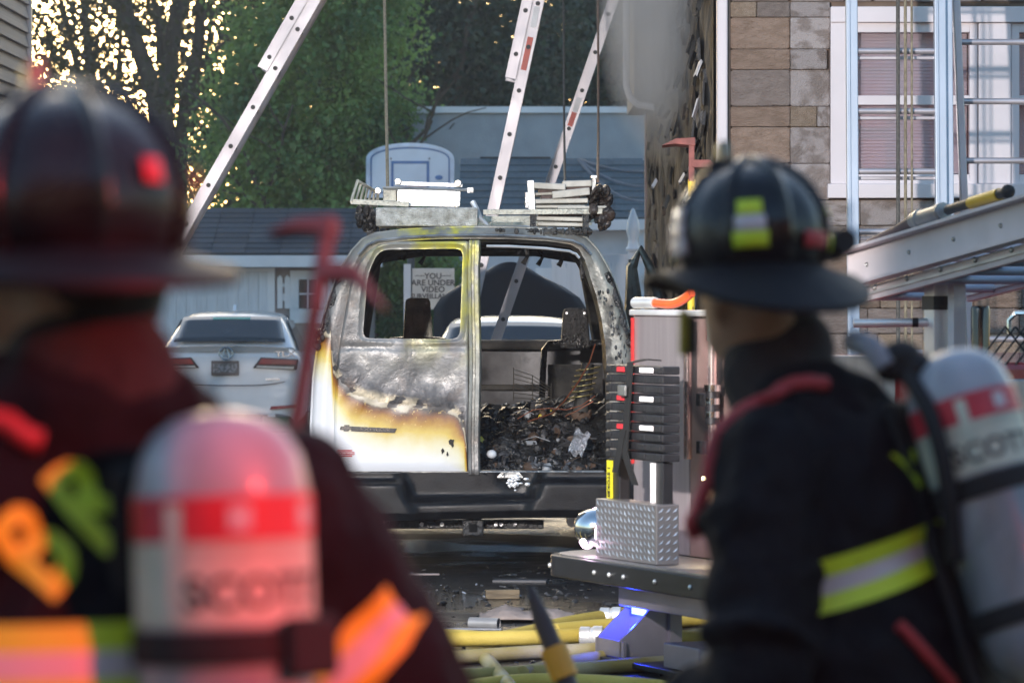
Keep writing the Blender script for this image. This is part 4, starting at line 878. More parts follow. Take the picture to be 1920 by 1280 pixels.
# ================================================================== CARS
car_white = mat('car_white', (.58, .6, .63), rough=.25, var=.03, coat=.6)
car_glass = mat('car_glass', (.02, .026, .032), rough=.05, var=.1)
def rbox_poly(w, z0, z1, r): return [(-w, z0), (w, z0), (w, z1), (-w, z1)]
def car(name, label, x, y, paint, rear_details, rz=0, hood_open=False):
    "local: y=0 rear bumper, +y towards the nose"
    t = thing(name, label, 'car', (x, y, 0), rz)
    # lower body sections: (y, half width bottom, half width belt, z bottom, z top at centre, z shoulder)
    S = [(0.0, .80, .84, .34, .98, .95), (.06, .86, .89, .24, 1.075, .98), (.25, .88, .915, .2, 1.10, .99), (.7, .9, .925, .2, 1.105, 1.0), (1.2, .9, .925, .2, 1.05, 1.0), (2.4, .9, .925, .2, 1.0, .98), (3.4, .9, .92, .2, 1.02, .95), (4.1, .88, .9, .2, .95, .86), (4.6, .84, .86, .22, .82, .75), (4.8, .7, .74, .3, .62, .58)]
    P = []
    for (yy, wb, wt, z0, zt, zs) in S:
        P.append([(-wb * .9, yy, z0), (-wb, yy, z0 + .06), (-wt - .01, yy, .55), (-wt - .02, yy, .72), (-wt, yy, zs - .1), (-wt * .93, yy, zs), (-wt * .8, yy, zt - .035), (-wt * .55, yy, zt - .008), (0, yy, zt), (wt * .55, yy, zt - .008), (wt * .8, yy, zt - .035), (wt * .93, yy, zs), (wt, yy, zs - .1), (wt + .02, yy, .72), (wt + .01, yy, .55), (wb, yy, z0 + .06), (wb * .9, yy, z0)])
    b = MB(); b.grid(P); n = len(P[0]); b.add(P[0], [tuple(range(n))]); b.add(P[-1], [tuple(range(n))])
    b.build('body', paint, t, smooth=50, sub=2)
    # greenhouse
    G = [(.5, .70, 1.08, .0), (1.02, .58, 1.405, .02), (1.35, .57, 1.475, .03), (2.0, .575, 1.485, .03), (2.5, .57, 1.45, .03), (3.35, .72, 1.0, .0)]
    P = []
    for yy, wt, zt, cr in G:
        k = (zt - 1.0) / .48; wb = .80
        P.append([(-wb, yy, .97), (-wb + (wb - wt) * .75 * k, yy, 1.0 + (zt - 1.0) * .72), (-wt, yy, zt - .035 * k), (-wt * .8, yy, zt), (0, yy, zt + cr * .5), (wt * .8, yy, zt), (wt, yy, zt - .035 * k), (wb - (wb - wt) * .75 * k, yy, 1.0 + (zt - 1.0) * .72), (wb, yy, .97)])
    g = MB(); g.grid(P); g.build('roof', paint, t, smooth=60, sub=1)
    # rear window slightly proud
    rw = MB(); rows = []
    for i in range(7):
        s_ = i / 6; yy = .53 + .46 * s_; zz = 1.115 + .285 * s_; w_ = .655 - .085 * s_
        rows.append([(w_ * (j / 6 - 1), yy - .028 - .02 * (1 - (j / 6 - 1) ** 2), zz + .018 + .012 * (1 - (j / 6 - 1) ** 2)) for j in range(13)])
    rw.grid(rows); ro = rw.build('rear_window', car_glass, t, smooth=True, solid=.006)
    for s_ in (-1, 1):
        sw = MB(); sw.add([(s_ * .795, 1.0, 1.02), (s_ * .795, 2.95, 1.0), (s_ * .635, 2.45, 1.37), (s_ * .63, 1.35, 1.39)], [(0, 1, 2, 3)]); sw.build('side_window', car_glass, t, solid=.01)
    ww = MB(); ww.add([(-.7, 3.25, 1.06), (.7, 3.25, 1.06), (.56, 2.58, 1.42), (-.56, 2.58, 1.42)], [(0, 1, 2, 3)]); ww.build('windscreen', car_glass, t, solid=.02)
    for xx in (-.8, .8):
        for yy in (.95, 3.75):
            k = MB(); k.lathe([(.2, -.1), (.29, -.1), (.325, -.07), (.33, 0), (.325, .07), (.29, .1), (.2, .1)], 24, (xx, yy, .33), (1, 0, 0)); ty = k.build('tyre', rubber, t, smooth=True)
            MB().lathe([(0, .09), (.19, .095), (.21, -.095), (0, -.09)], 18, (xx, yy, .33), (1, 0, 0)).build('rim', bare_steel, ty, smooth=True)
    if rear_details: rear_details(t, ro)
    return t
def sedan_rear(t, ro):
    lamp = mat('lamp_red', (.25, .01, .015), rough=.15, coat=.5); clear = mat('lamp_clear', (.5, .45, .4), rough=.15); dk = mat('lamp_dark', (.03, .01, .012), rough=.12)
    for s_ in (-1, 1):
        a = [(s_ * .305, .84), (s_ * .82, .815), (s_ * .84, .94), (s_ * .40, .965)]; MB().prism(a, (-.03, .1)).build('tail_lamp', dk, t, bev=.012)
        MB().prism([(s_ * .37, .885), (s_ * .81, .88), (s_ * .82, .93), (s_ * .41, .95)], (-.036, -.028)).build('tail_lamp', lamp, t, bev=.003)
        MB().prism([(s_ * .345, .845), (s_ * .78, .825), (s_ * .79, .855), (s_ * .36, .868)], (-.036, -.028)).build('reverse_lamp', clear, t, bev=.003)
        MB().prism([(s_ * .5, .36), (s_ * .82, .38), (s_ * .83, .42), (s_ * .52, .4)], (-.01, .12)).build('reflector', lamp, t, bev=.004)
    # boot lip spoiler, lid shut line
    P = [[(-.72 + 1.44 * i / 16, -.02 + yy + .06 * abs(i / 8 - 1) ** 2, zz - .03 * abs(i / 8 - 1) ** 2) for i in range(17)] for yy, zz in ((.12, 1.09), (.0, 1.105), (-.03, 1.1), (.0, 1.07), (.03, 1.03))]
    MB().grid(P).build('boot_lip', car_white, t, smooth=True)
    MB().tube([(-.7 + 1.4 * i / 20, -.028 + .05 * abs(i / 10 - 1) ** 3, .64 + .05 * abs(i / 10 - 1) ** 4) for i in range(21)], .006, 6).build('lid_seam', dk, t)
    MB().bb(-.42, .42, -.02, .1, .21, .3).build('diffuser', black_plastic, t, bev=.02)
    pl = MB().bb(-.17, .15, -.03, -.015, .755, .925).build('number_plate', mat('plate_brown', (.1, .07, .06), rough=.4, var=.25, scale=20), t, bev=.008)
    MB().bb(-.15, .13, -.033, -.0301, .79, .89).build('plate_marks', mat('plate_marks', (.1, .09, .09), rough=.5, col2=(.3, .27, .27), scale=30, lo=.45, hi=.55), pl)
    ch = mat('badge_chrome', (.35, .35, .36), rough=.2, metal=.9)
    k = MB(); k.tube([(.075 * math.cos(i * .3142), -.038, 1.01 + .07 * math.sin(i * .3142)) for i in range(21)], .009, 6); k.tube([(-.04, -.038, .95), (-.012, -.038, 1.06), (.012, -.038, 1.06), (.04, -.038, .95)], .008, 6); k.tube([(-.03, -.038, .985), (.03, -.038, .985)], .006, 6); k.build('emblem', ch, t)
    text('model_lettering', 'TLX', .085, ch, t, (.68, -.0, 1.0), (R(90), 0, R(6)), .004, sx=1.5, bold=.003)
    MB().bb(.46, .62, -.03, -.02, .705, .72).build('badge', ch, t)
    MB().prism([(0, 1.49), (.2, 1.49), (.16, 1.56), (.1, 1.565)], (-.02, .02), lambda a, b, c: (c, 1.35 + a, b)).build('antenna_fin', car_white, t, bev=.01)
    MB().bb(-.22, .22, .885, .9, 1.39, 1.42).build('stop_lamp', mat('stop_lamp_tint', (.1, .45, .42), rough=.3), ro)
car('white_sedan', 'white sedan parked in front of the white plank garage door', (424 - 960) / F * 45, 45, car_white, sedan_rear)
silver = mat('car_silver_blue', (.3, .42, .5), rough=.25, metal=.3, var=.05, coat=.5)
def raised_hood(t, ro):
    h = MB(); rows = []
    for i in range(9):
        s_ = i / 8; wd = .78 * (1 - .0 * s_) if s_ < .6 else .78 - .5 * ((s_ - .6) / .4) ** 2
        rows.append([(wd * (j / 6 - 1), 3.35 + .55 * s_ - .05 * (1 - (j / 6 - 1) ** 2), 1.02 + 1.0 * s_ - .03 * (j / 6 - 1) ** 2 - .12 * s_ * (j / 6 - 1) ** 2) for j in range(13)])
    h.grid(rows); h.build('raised_hood', mat('hood_black', (.004, .004, .005), rough=.45, var=.2, spec=.25), t, smooth=True, solid=.03)
    MB().tube([(.55, 3.4, 1.0), (.5, 3.8, 1.6)], .012, 6).build('hood_prop', black_plastic, t)
car('silver_car', 'pale blue car with raised black hood beyond the burnt van', -.02, 36.3, silver, raised_hood)

# ================================================================== LADDERS
alu = mat('ladder_alu', (.4, .38, .4), rough=.4, metal=.5, col2=(.5, .47, .49), scale=3, bump=.05, rvar=.08)
alu_blue = mat('ladder_rail_grey', (.42, .48, .56), rough=.45, metal=.35, var=.06, scale=3)
red_tape = mat('tape_red', (.6, .06, .03), rough=.4); white_tape = mat('tape_white', (.8, .78, .76), rough=.4)
def side_ladder(name, label, base, top, width, fly_from, fly_off, tapes, group, rung0=.2, wdir=(0, 1, 0), depth=.085, fly_side=-1, red_foot=0.):
    "extension ladder seen from its side: rail seen flat on, width runs away from the viewer along wdir"
    base, top = Vector(base), Vector(top); d = (top - base); L_ = d.length; d.normalize(); wv = Vector(wdir).normalized(); nrm = wv.cross(d).normalized()
    t = thing(name, label, 'ladder', base, 0, group)
    hole = mat('rung_socket', (.02, .02, .022), rough=.5)
    def section(a, b, off, tagn):
        for k in (0, 1):
            p0 = d * a + nrm * off + wv * (width * k); p1 = d * b + nrm * off + wv * (width * k)
            rl = MB(); up = nrm; rl.bar(p0, p1, .028, depth, up=nrm); r_ = rl.build('rail', alu, t, bev=.004)
            fl = MB(); 
            for s_ in (-1, 1): fl.bar(p0 + nrm * s_ * depth * .46 - wv * .012 * (1 if k == 0 else -1), p1 + nrm * s_ * depth * .46 - wv * .012 * (1 if k == 0 else -1), .03, .012, up=nrm)
            fl.build('rail_flange', alu, r_)
        q = a + rung0
        while q < b - .05:
            p = d * q + nrm * off
            MB().cyl(p, p + wv * width, .017, n=8).build('rung', alu, t, smooth=True)
            MB().cyl(p - wv * .024, p - wv * .014, .019, n=10).build('rung_end', hole, t, smooth=True)
            q += .356
    section(0, L_, 0, 'bed')
    if fly_from is not None: section(fly_from, L_, fly_off, 'fly')
    for q, ln, m in tapes:
        p = d * q; MB().bar(p - wv * .0165, p - wv * .0165 + d * ln, .006, depth * .55, up=nrm).build('reflective_tape', m, t)
    for k in (0, 1): MB().bar(wv * width * k - d * .02, wv * width * k + d * .12, .034, depth * 1.1, up=nrm).build('ladder_shoe', rubber, t)
    return t
def ground_ladder(pts, d, dtop=None): 
    (xa, ya), (xb, yb) = pts; dt = dtop or d
    a, b = W(xa, ya, d), W(xb, yb, dt); u = (a - b) / (a.z - b.z); g_ = b + u * (0 - b.z); tp = b + u * (5.9 - b.z); return g_, tp
lg = 'aluminium fire ladders raised around the yard'
b_, t_ = ground_ladder([(590, 0), (377, 372)], 31.0)
def frac(b_, t_, py, d): z = HC - (py - HY) / F * d; return (z - b_.z) / (t_ - b_).normalized().z
side_ladder('extension_ladder', 'bright aluminium ladder slanting across the fresh green tree and low garage', b_, t_, .5, frac(b_, t_, 140, 31), -.085, [], lg, rung0=.11)
b_, t_ = ground_ladder([(1010, 0), (925, 392)], 31.2)
f_ = lambda py: frac(b_, t_, py, 31.2)
side_ladder('extension_ladder', 'steep aluminium ladder with red tape standing just beyond the burnt van roof', b_, t_, .5, f_(152), -.085, [(f_(132), .27, red_tape), (f_(52), .17, white_tape)], lg, rung0=.2)
b_, t_ = ground_ladder([(1150, 0), (1036, 330)], 34.5)
f_ = lambda py: frac(b_, t_, py, 34.5)
side_ladder('extension_ladder', 'leaning aluminium ladder with short red and white tape beside the charred house', b_, t_, .48, None, .0, [(f_(237), .13, red_tape), (f_(210), .13, white_tape)], lg, rung0=.14)
def front_ladder(name, label, x0, x1, y, zt, lean, m, rail_w, rungs, group=lg, dbl=False, slope=0.):
    t = thing(name, label, 'ladder', ((x0 + x1) / 2, y, 0), 0, group); hw = (x1 - x0) / 2
    R_ = Matrix.Rotation(-lean, 4, 'X')
    P_ = lambda x, z, dy=0: R_ @ Vector((x, dy, z))
    for s_ in (-1, 1):
        dx = slope
        MB().bar(P_(s_ * hw, 0), P_(s_ * hw + dx * zt, zt), rail_w, .07, up=(0, -1, 0)).build('rail', m, t, bev=.006)
        MB().bar(P_(s_ * hw - rail_w * .28, 0, -.042), P_(s_ * hw - rail_w * .28 + dx * zt, zt, -.042), rail_w * .16, .012, up=(0, -1, 0)).build('rail_lip', m, t)
        if dbl and s_ == 1: MB().bar(P_(hw + rail_w * .8, 0, .03), P_(hw + rail_w * .8, zt, .03), rail_w * .66, .05, up=(0, -1, 0)).build('fly_rail', m, t, bev=.006)
    q = rungs
    while q < zt - .1:
        MB().cyl(P_(-hw + slope * q, q), P_(hw + slope * q, q), .019, n=10).build('rung', alu, t, smooth=True)
        if dbl: MB().bar(P_(-hw + slope * q, q - .038, .03), P_(hw + slope * q, q - .038, .03), .03, .02).build('fly_rung', alu, t, bev=.004)
        q += .356
    return t
d4 = 22.8; s4 = F / d4
zr = HC - (432 - HY) / s4; z0_ = zr % .356
front_ladder('extension_ladder', 'pale blue grey ladder with hanging ropes propped before the white window', (1603 - 960) / s4, (1770 - 960) / s4, d4, 5.8, R(4), alu_blue, .068, z0_, dbl=True)
d5 = 23.3; s5 = F / d5; zr5 = HC - (300 - HY) / s5
front_ladder('roof_ladder', 'thin aluminium ladder leaning beside the blue grey one at the window', (1835 - 960) / s5, (1980 - 960) / s5, d5, 5.6, R(2), alu, .045, zr5 % .356, slope=-.035)
rope_m = mat('rope', (.26, .22, .15), rough=.85, var=.3, scale=60, stretch=(1, 1, .4), bump=.6, bscale=200); rope_d = mat('rope_dark', (.09, .085, .075), rough=.9, var=.3, scale=60)
def rope(label, pts, r, m, group='ropes hanging at the ladders'):
    k = MB().tube(pts, r, 7).build('rope', m, smooth=True); return tag(k, label, 'rope', group)
for i, (px, m, lab) in enumerate(((1688, rope_d, 'thick dark halyard rope nearest the wide rail of the blue grey ladder'), (1702, rope_m, 'pale twisted halyard rope between the dark rope and the thin one'), (1714, rope_m, 'thin pale halyard rope close to the double rail'))):
    x = (px - 960) / s4; rope(lab, [(x, d4 + .18, 5.2), (x + .003, d4 + .16, 3), (x - .002, d4 + .1, 1.4), (x, d4 + .04, .012)], .012 - .0025 * i, m)
rope('tan rope hanging over the left end of the roof rack', [W(719, -200, 27), W(721, 0, 26.5), W(724, 180, 25.5), W(727, 352, 24.42)], .011, rope_m)
rope('dark thin rope hanging between the two tall ladders', [W(1055, -150, 32), W(1057, 60, 31), W(1058, 250, 30), W(1060, 360, 24.6)], .009, rope_d)
rope('rusty thin rope hanging beside the leaning ladder above the rack', [W(1120, -150, 33), W(1122, 120, 32), W(1122, 250, 30), W(1121, 340, 24.6)], .01, mat('rope_rust', (.2, .12, .08), rough=.9))

# ================================================================== HOSES AND STREET DEBRIS
hose_m = mat('hose_yellow', (.36, .265, .03), rough=.7, col2=(.48, .37, .07), scale=2.2, bump=.25, bscale=150, lo=.4, hi=.6); hose_g = mat('hose_dirty', (.3, .24, .07), rough=.7, col2=(.4, .35, .2), scale=2.5, bump=.25, bscale=150, lo=.42, hi=.58)
def gnd(px, py, r=.036): 
    d = (HC - r) * F / (py - HY); return Vector(((px - 960) / F * d, d, r))
def catmull(pts, n=10):
    P = [pts[0]] + list(pts) + [pts[-1]]; out = []
    for i in range(1, len(P) - 2):
        for k in range(n):
            u = k / n; a, b, c, e = P[i - 1], P[i], P[i + 1], P[i + 2]; out.append(.5 * ((2 * b) + (c - a) * u + (2 * a - 5 * b + 4 * c - e) * u * u + (3 * b - a - 3 * c + e) * u ** 3))
    return out + [pts[-1]]
def hose(label, pts, r, m, lift=0.):
    pl = [gnd(px, py, r) + Vector((0, 0, lift)) for px, py in pts]; k = MB().tube(catmull(pl), r, 12).build('fire_hose', m, smooth=True); return tag(k, label, 'hose', 'yellow fire hoses lying across the street')
hose('yellow fire hose curving up towards the truck step behind the others', [(500, 1175), (700, 1186), (840, 1192), (930, 1196), (985, 1186), (1060, 1168), (1160, 1152), (1290, 1138), (1450, 1128)], .036, hose_m)
hose('yellow fire hose running straight across the street', [(450, 1222), (700, 1214), (830, 1213), (985, 1211), (1100, 1206), (1200, 1202), (1270, 1209), (1400, 1222)], .037, hose_m, .04)
hose('greyish yellow fire hose in front of the straight one near the truck plate', [(980, 1262), (1060, 1243), (1130, 1232), (1200, 1226), (1270, 1224), (1330, 1225), (1500, 1240)], .034, hose_g)
hose('dirty hose end running diagonally towards the camera', [(912, 1236), (935, 1262), (965, 1300), (1010, 1360)], .034, hose_g)
hose('dull yellow fire hose lying low under the crossing ones', [(820, 1268), (950, 1262), (1080, 1254), (1180, 1246), (1300, 1240), (1450, 1250)], .033, hose_g)
hose('yellow fire hose looping in front of the van on wet asphalt', [(860, 1290), (960, 1278), (1060, 1276), (1200, 1284), (1330, 1300)], .034, hose_m)
hose('faded yellow fire hose crossing under the straight one at a shallow angle', [(700, 1240), (850, 1232), (1000, 1222), (1120, 1216), (1260, 1196), (1400, 1180)], .033, hose_g)
hose('stiff yellow fire hose passing behind the folding step of the truck', [(1040, 1180), (1130, 1172), (1230, 1168), (1330, 1160), (1450, 1166)], .034, hose_m)
for px, py, lab in ((1146, 1154, 'silver hose coupling on the hose curving to the truck step'), (1110, 1206, 'silver hose coupling on the straight hose across the street')):
    p = gnd(px, py, .042); tag(MB().lathe([(.037, -.06), (.046, -.055), (.046, -.01), (.041, -.005), (.05, .01), (.05, .05), (.037, .055)], 16, axis=(1, -.12, 0)).build('hose_coupling', bright_alu, loc=(p.x, p.y, .04 if py < 1180 else .078), smooth=30), lab, 'coupling')
rr = random.Random(5)
def plank(name, label, cat, px, py, sx, sy, sz, rz, m, rx=0, ry=0):
    p = gnd(px, py, sz / 2 + abs(sx * math.sin(ry)) / 2 + abs(sy * math.sin(rx)) / 2); o = MB().box((0, 0, 0), (sx, sy, sz)).build(name, m, loc=p, rot=(rx, ry, rz), bev=.003); return tag(o, label, cat)
wood = mat('wet_wood', (.16, .12, .07), rough=.6, var=.35, scale=5, stretch=(1, 8, 8), bump=.4)
plank('wood_block', 'short broken wood block lying on the wet street behind the van', 'wood', 942, 1113, .19, .06, .05, R(5), wood)
plank('grey_board', 'flat grey board lying on wet street near the tow bar', 'board', 975, 1088, .32, .14, .015, R(-4), mat('grey_board', (.08, .08, .085), rough=.4))
plank('glass_strip', 'long pale strip lying on the street beside the hoses', 'strip', 850, 1178, .5, .05, .01, R(-6), mat('strip_pale', (.2, .21, .23), rough=.2))
plank('thin_slat', 'thin pale slat lying near the left van wheel', 'slat', 795, 1076, .19, .03, .012, R(4), mat('slat_pale', (.25, .2, .19), rough=.5))
o = MB(); o.lathe([(.026, 0), (.03, 0), (.03, .16), (.026, .16), (.026, .0)], 14, axis=(1, 0, 0)); p = gnd(881, 1167, .031); tag(o.build('pipe_stub', mat('pipe_grey', (.25, .25, .25), rough=.4, metal=.4), loc=p, rot=(0, 0, R(-22)), smooth=40), 'short grey pipe stub lying beside the crumpled cloth', 'pipe')
c = MB(); P = []
for j in range(14):
    P.append([(-.24 + .5 * i / 22, -.16 + .32 * j / 13, .02 + max(0, .05 * math.exp(-((i - 6) / 4) ** 2) + .035 * math.exp(-((i - 16) / 4) ** 2) + .02 * smooth_noise(i * .6, j * .7, 2)) * (1 - abs(j / 6.5 - 1) ** 3)) for i in range(23)])
c.grid(P); p = gnd(985, 1163, .0); tag(c.build('crumpled_cloth', mat('cloth_beige', (.24, .2, .18), rough=.8, var=.2, bump=.3), loc=(p.x, p.y, 0), smooth=True, solid=.006), 'crumpled beige cloth heap on street behind yellow hose', 'cloth')
c = MB()
for k in range(420):
    px = rr.gauss(960, 170); py = rr.uniform(1062, 1290) if k % 3 else rr.gauss(1110, 18)
    if py < 1060 or px > 1330 or px < 560: continue
    s_ = rr.uniform(.003, .013) * (1 if k % 9 else 1.7); p = gnd(px, py, s_ * .35); c.mi = 0 if rr.random() < .7 else 1 if rr.random() < .7 else 2
    c.ell(p, (s_ * rr.uniform(.8, 2.6), s_ * rr.uniform(.6, 1.4), s_ * .6), 6, 4, (rr.uniform(-.3, .3), rr.uniform(-.3, .3), rr.random() * 3))
o = stuff(c.build('street_debris', [char_black, mat('wet_ash', (.1, .1, .1)), mat('glass_crumbs', (.35, .37, .4), rough=.1, metal=.4)])); tag(o, 'small charred crumbs and glass bits scattered on the wet street', 'debris')

# hedge closing the gap beside the garage
def hedge(label, x, y, w_, h_, dp, n, seed):
    t = thing('hedge', label, 'hedge', (x, y, 0), 0, 'hedges around the yard'); g = np.random.default_rng(seed)
    cl = np.column_stack([g.uniform(-w_ / 2, w_ / 2, n), g.uniform(-dp / 2, dp / 2, n), g.uniform(.1, h_, n), g.uniform(.7, 1.2, n)])
    leaves('foliage', cl, 60, .18, .09, leaf_mid, t, seed)
    k = MB()
    for i in range(6): k.tube([(-w_ / 2 + w_ * (i + .5) / 6, 0, 0), (-w_ / 2 + w_ * (i + .4) / 6, .05, h_ * .8)], [.04, .015], 6)
    k.build('stems', bark, t)
hedge('leafy hedge filling the gap between garage and flat roofed building', -1.55, 56, 1.5, 2.8, .8, 220, 71)
hedge('long dark hedge behind the garage under the trees', -6.0, 62, 11, 2.9, 1.2, 700, 72)
# ================================================================== FIRE TRUCK (tail end)
def truck():
    E = Vector((.127, 18.57, 0)); a = Vector((.41, -.912, 0)).normalized(); b = Vector((.912, .41, 0)).normalized()
    rz = math.atan2(a.y, a.x)      # local +x = a (along the tail), local +y = b (towards the cab)
    t = thing('fire_truck', 'silver and red fire truck tail with black edged step board', 'fire truck', E, rz)
    zt = .487; alu_p = mat('brushed_panel', (.36, .32, .33), rough=.35, metal=.6, var=.08, scale=30, stretch=(1, 1, .05)); red = mat('truck_red', (.3, .015, .02), rough=.25, var=.08, coat=.6); blk = mat('edge_black', (.012, .012, .014), rough=.4, var=.2)
    def tread():
        m = mat('tread_plate', (.4, .38, .38), rough=.32, metal=.8, var=.12, scale=4); nt = m.node_tree; bs = nt.nodes['Principled BSDF']; tc = _n(nt, 'ShaderNodeTexCoord')
        v = _n(nt, 'ShaderNodeTexVoronoi'); v.inputs['Scale'].default_value = 60; bu = _n(nt, 'ShaderNodeBump'); bu.inputs['Strength'].default_value = .5; bu.inputs['Distance'].default_value = .004
        nt.links.new(tc.outputs['Object'], v.inputs['Vector']); nt.links.new(v.outputs['Distance'], bu.inputs['Height']); nt.links.new(bu.outputs[0], bs.inputs['Normal']); return m
    trd = tread(); plate = mat('diamond_plate', (.3, .28, .28), rough=.38, metal=.75, var=.1, scale=3)
    # ---- tail board: rounded free corner
    r = .3; L_ = 2.45; D = .5; ra, rb_ = .3, .42
    outl = [(L_, 0), (ra - .12, 0)] + [(-.12 + ra * (1 - math.sin(q)), rb_ * (1 - math.cos(q))) for q in [math.pi / 2 * i / 12 for i in range(1, 13)]] + [(-.12, D), (L_, D)]
    sh = lambda k: [(x + (k if x < .6 else 0) * (1 - x / .6) if x < .6 else x, y + (k if y < .3 and x > -1 else 0) * (1 if y < .05 else .6)) for x, y in outl]
    MB().prism(outl, (zt - .105, zt - .004), lambda x, y, z: (x, y, z)).build('tail_board', blk, t, bev=.008)
    MB().prism(sh(.035), (zt - .02, zt + .002), lambda x, y, z: (x, y, z)).build('tread_plate', trd, t)
    for x, y, n in [(outl[k][0], outl[k][1], k) for k in (3, 6, 9)] + [(.62, 0, 0), (.78, 0, 0), (.93, 0, 0), (1.25, 0, 0), (1.6, 0, 0)]:
        MB().ell((x, y - .003, zt - .055), (.012, .01, .012), 10, 6).build('rivet', bright_alu, t, smooth=True)
    # ---- diamond plate box with raised lozenges
    x0, x1, y0, y1, z0, z1 = .42, 1.06, .1, .215, zt + .004, zt + .275
    bx = MB().bb(x0, x1, y0, y1, z0, z1).build('plate_box', plate, t, bev=.004)
    lz = MB(); lz.add([(-.016, 0, 0), (0, -.0035, .0045), (.016, 0, 0), (0, -.0035, -.0045), (0, .001, 0)], [(0, 1, 2), (0, 2, 3), (0, 4, 1), (1, 4, 2), (2, 4, 3), (3, 4, 0)])
    lo = lz.build('lozenge', mat('lozenge_bright', (.6, .58, .58), rough=.3, metal=.9, rnd=.25)); lm = lo.data; bpy.data.objects.remove(lo)
    for i in range(15):
        for j in range(8):
            piece('lozenge', lm, bx, (x0 + .03 + i * (x1 - x0 - .06) / 14, y0 - .001, z0 + .025 + j * .032 + (.0 if i % 2 else .004)), (1.25, 1, 1.5), (0, R(50 if (i + j) % 2 else 35), 0))
    for i in range(3):
        for j in range(7):
            piece('lozenge', lm, bx, (x1 + .001, y0 + .022 + i * .036, z0 + .03 + j * .036), (1.1, 1, 1.3), (0, R(-40), R(90)))
    # ---- rear wall, body, side
    yw = D; MB().bb(.0, .6, yw, yw + .06, zt + .004, 1.61).build('rear_panel', alu_p, t, bev=.006)
    MB().bb(1.104, 2.42, yw, yw + .06, zt + .004, 1.45).build('rear_panel', alu_p, t, bev=.006)
    MB().bb(.604, 1.1, yw, yw + .05, zt + .004, 1.6).build('rear_panel', mat('panel_warm', (.3, .2, .18), rough=.4, metal=.5, var=.15, scale=5), t, bev=.006)
    MB().bb(-.01, 1.11, yw - .02, yw + .08, 1.611, 1.64).build('panel_cap', bright_alu, t, bev=.008)
    MB().bb(-.002, .016, yw - .012, yw - .002, .9, 1.6).build('edge_strip', mat('strip_red', (.5, .03, .03), rough=.3), t)
    MB().bb(.05, 2.4, yw + .062, 6.5, .55, 1.42).build('body', red, t, bev=.03)
    MB().bb(.1, 2.35, yw + .07, 6.4, .38, .548).build('chassis', char_black, t)
    MB().bb(2.402, 2.43, yw + .2, 3.2, .6, 1.35).build('locker_door', alu_p, t, bev=.01)
    MB().bb(.2, 2.3, 6.52, 8.6, .5, 2.2).build('cab', red, t, bev=.08)
    MB().bb(2.302, 2.31, 6.9, 8.0, 1.4, 2.0).build('cab_window', car_glass, t)
    for x in (.35, 2.1):
        for y in (2.6, 7.4):
            k = MB(); k.lathe([(.28, -.14), (.45, -.14), (.5, -.1), (.51, 0), (.5, .1), (.45, .14), (.28, .14)], 28, (x, y, .51), (1, 0, 0)); ty = k.build('tyre', rubber, t, smooth=True); MB().lathe([(0, .1), (.28, .12), (.29, -.12), (0, -.1)], 18, (x, y, .51), (1, 0, 0)).build('rim', bright_alu, ty, smooth=True)
    # ---- posts carrying the block stack, stickers, small courtesy lamp
    for x in (.5, .95):
        MB().bb(x - .06, x + .05, .16, .215, z1 - .05, .95).build('rack_post', blk, t, bev=.006)
    MB().bb(.44, .485, .148, .159, z1 + .002, .94).build('rule_sticker', mat('sticker_yellow', (.6, .55, .02), rough=.5), t)
    text('sticker_lettering', '1 STOKES', .034, blk, t, (.463, .146, .84), (R(90), R(90), 0), .0005, bold=.001)
    MB().bb(.9, .935, .148, .159, z1 + .002, .945).build('white_strip', white_tape, t)
    lampm = mat('courtesy_lens', (.9, .75, .4), rough=.3, emit=(1, .8, .4), estr=6.)
    lp = MB().box((.83, yw - .03, .865), (.05, .03, .018)).build('courtesy_lamp', lampm, t, bev=.004)
    pl = bpy.data.lights.new('courtesy_lamp_light', 'SPOT'); pl.energy = 1.2; pl.color = (1, .82, .5); pl.spot_size = R(120); pl.shadow_soft_size = .02; po = bpy.data.objects.new('courtesy_lamp_light', pl); COL.objects.link(po); po.parent = t; po.location = (.83, yw - .04, .85)
    # ---- domed chrome lamp with a lit ring
    dl = MB(); c_ = (.37, .13, .62); dl.lathe([(.0, -.11), (.034, -.105), (.066, -.085), (.085, -.04), (.09, .0), (.08, .03)], 24, c_, (.75, .6, -.1)); dl.build('lamp_dome', mat('chrome', (.75, .75, .76), rough=.1, metal=1, var=.03), t, smooth=True)
    ax = Vector((.75, .6, -.1)).normalized(); u, q, _ = frame(ax); rg = MB(); rg.tube([Vector(c_) - ax * .04 + (u * math.cos(k) + q * math.sin(k)) * .092 for k in [math.pi * 2 * i / 24 for i in range(8, 22)]], .012, 7); rg.build('lamp_ring', mat('lamp_ring_lit', (.9, .7, .9), emit=(1, .72, 1), estr=5.), t, smooth=True)
    # ---- polished tubes on the rear panel
    chm = mat('chrome', (.75, .75, .76), rough=.1, metal=1, var=.03); pol = mat('polished_tube', (.75, .6, .58), rough=.2, metal=.9, var=.05)
    tb = lambda x, z0, z1, r_, m, n='grab_rail': MB().cyl((x, yw - .06, z0), (x, yw - .06, z1), r_, n=14).build(n, m, t, smooth=40)
    tb(.7, .95, 1.6, .02, pol); tb(.95, .92, 1.62, .021, pol); tb(.95, 1.5, 1.64, .03, chm, 'rail_cap'); tb(.95, 1.12, 1.28, .033, blk, 'clamp'); tb(.95, 1.27, 1.3, .04, chm, 'clamp'); 
    for z in (1.15, 1.21): tb(.95, z, z + .028, .0345, chm, 'clamp_ring')
    for z in (.98, 1.2): MB().bb(.84, .93, yw - .09, yw - .002, z, z + .06).build('latch', blk, t, bev=.006)
    for z in (1.33, 1.38):
        for x in (.8, .82): MB().ell((x, yw - .004, z), (.006, .004, .006), 8, 5).build('rivet', bright_alu, t)
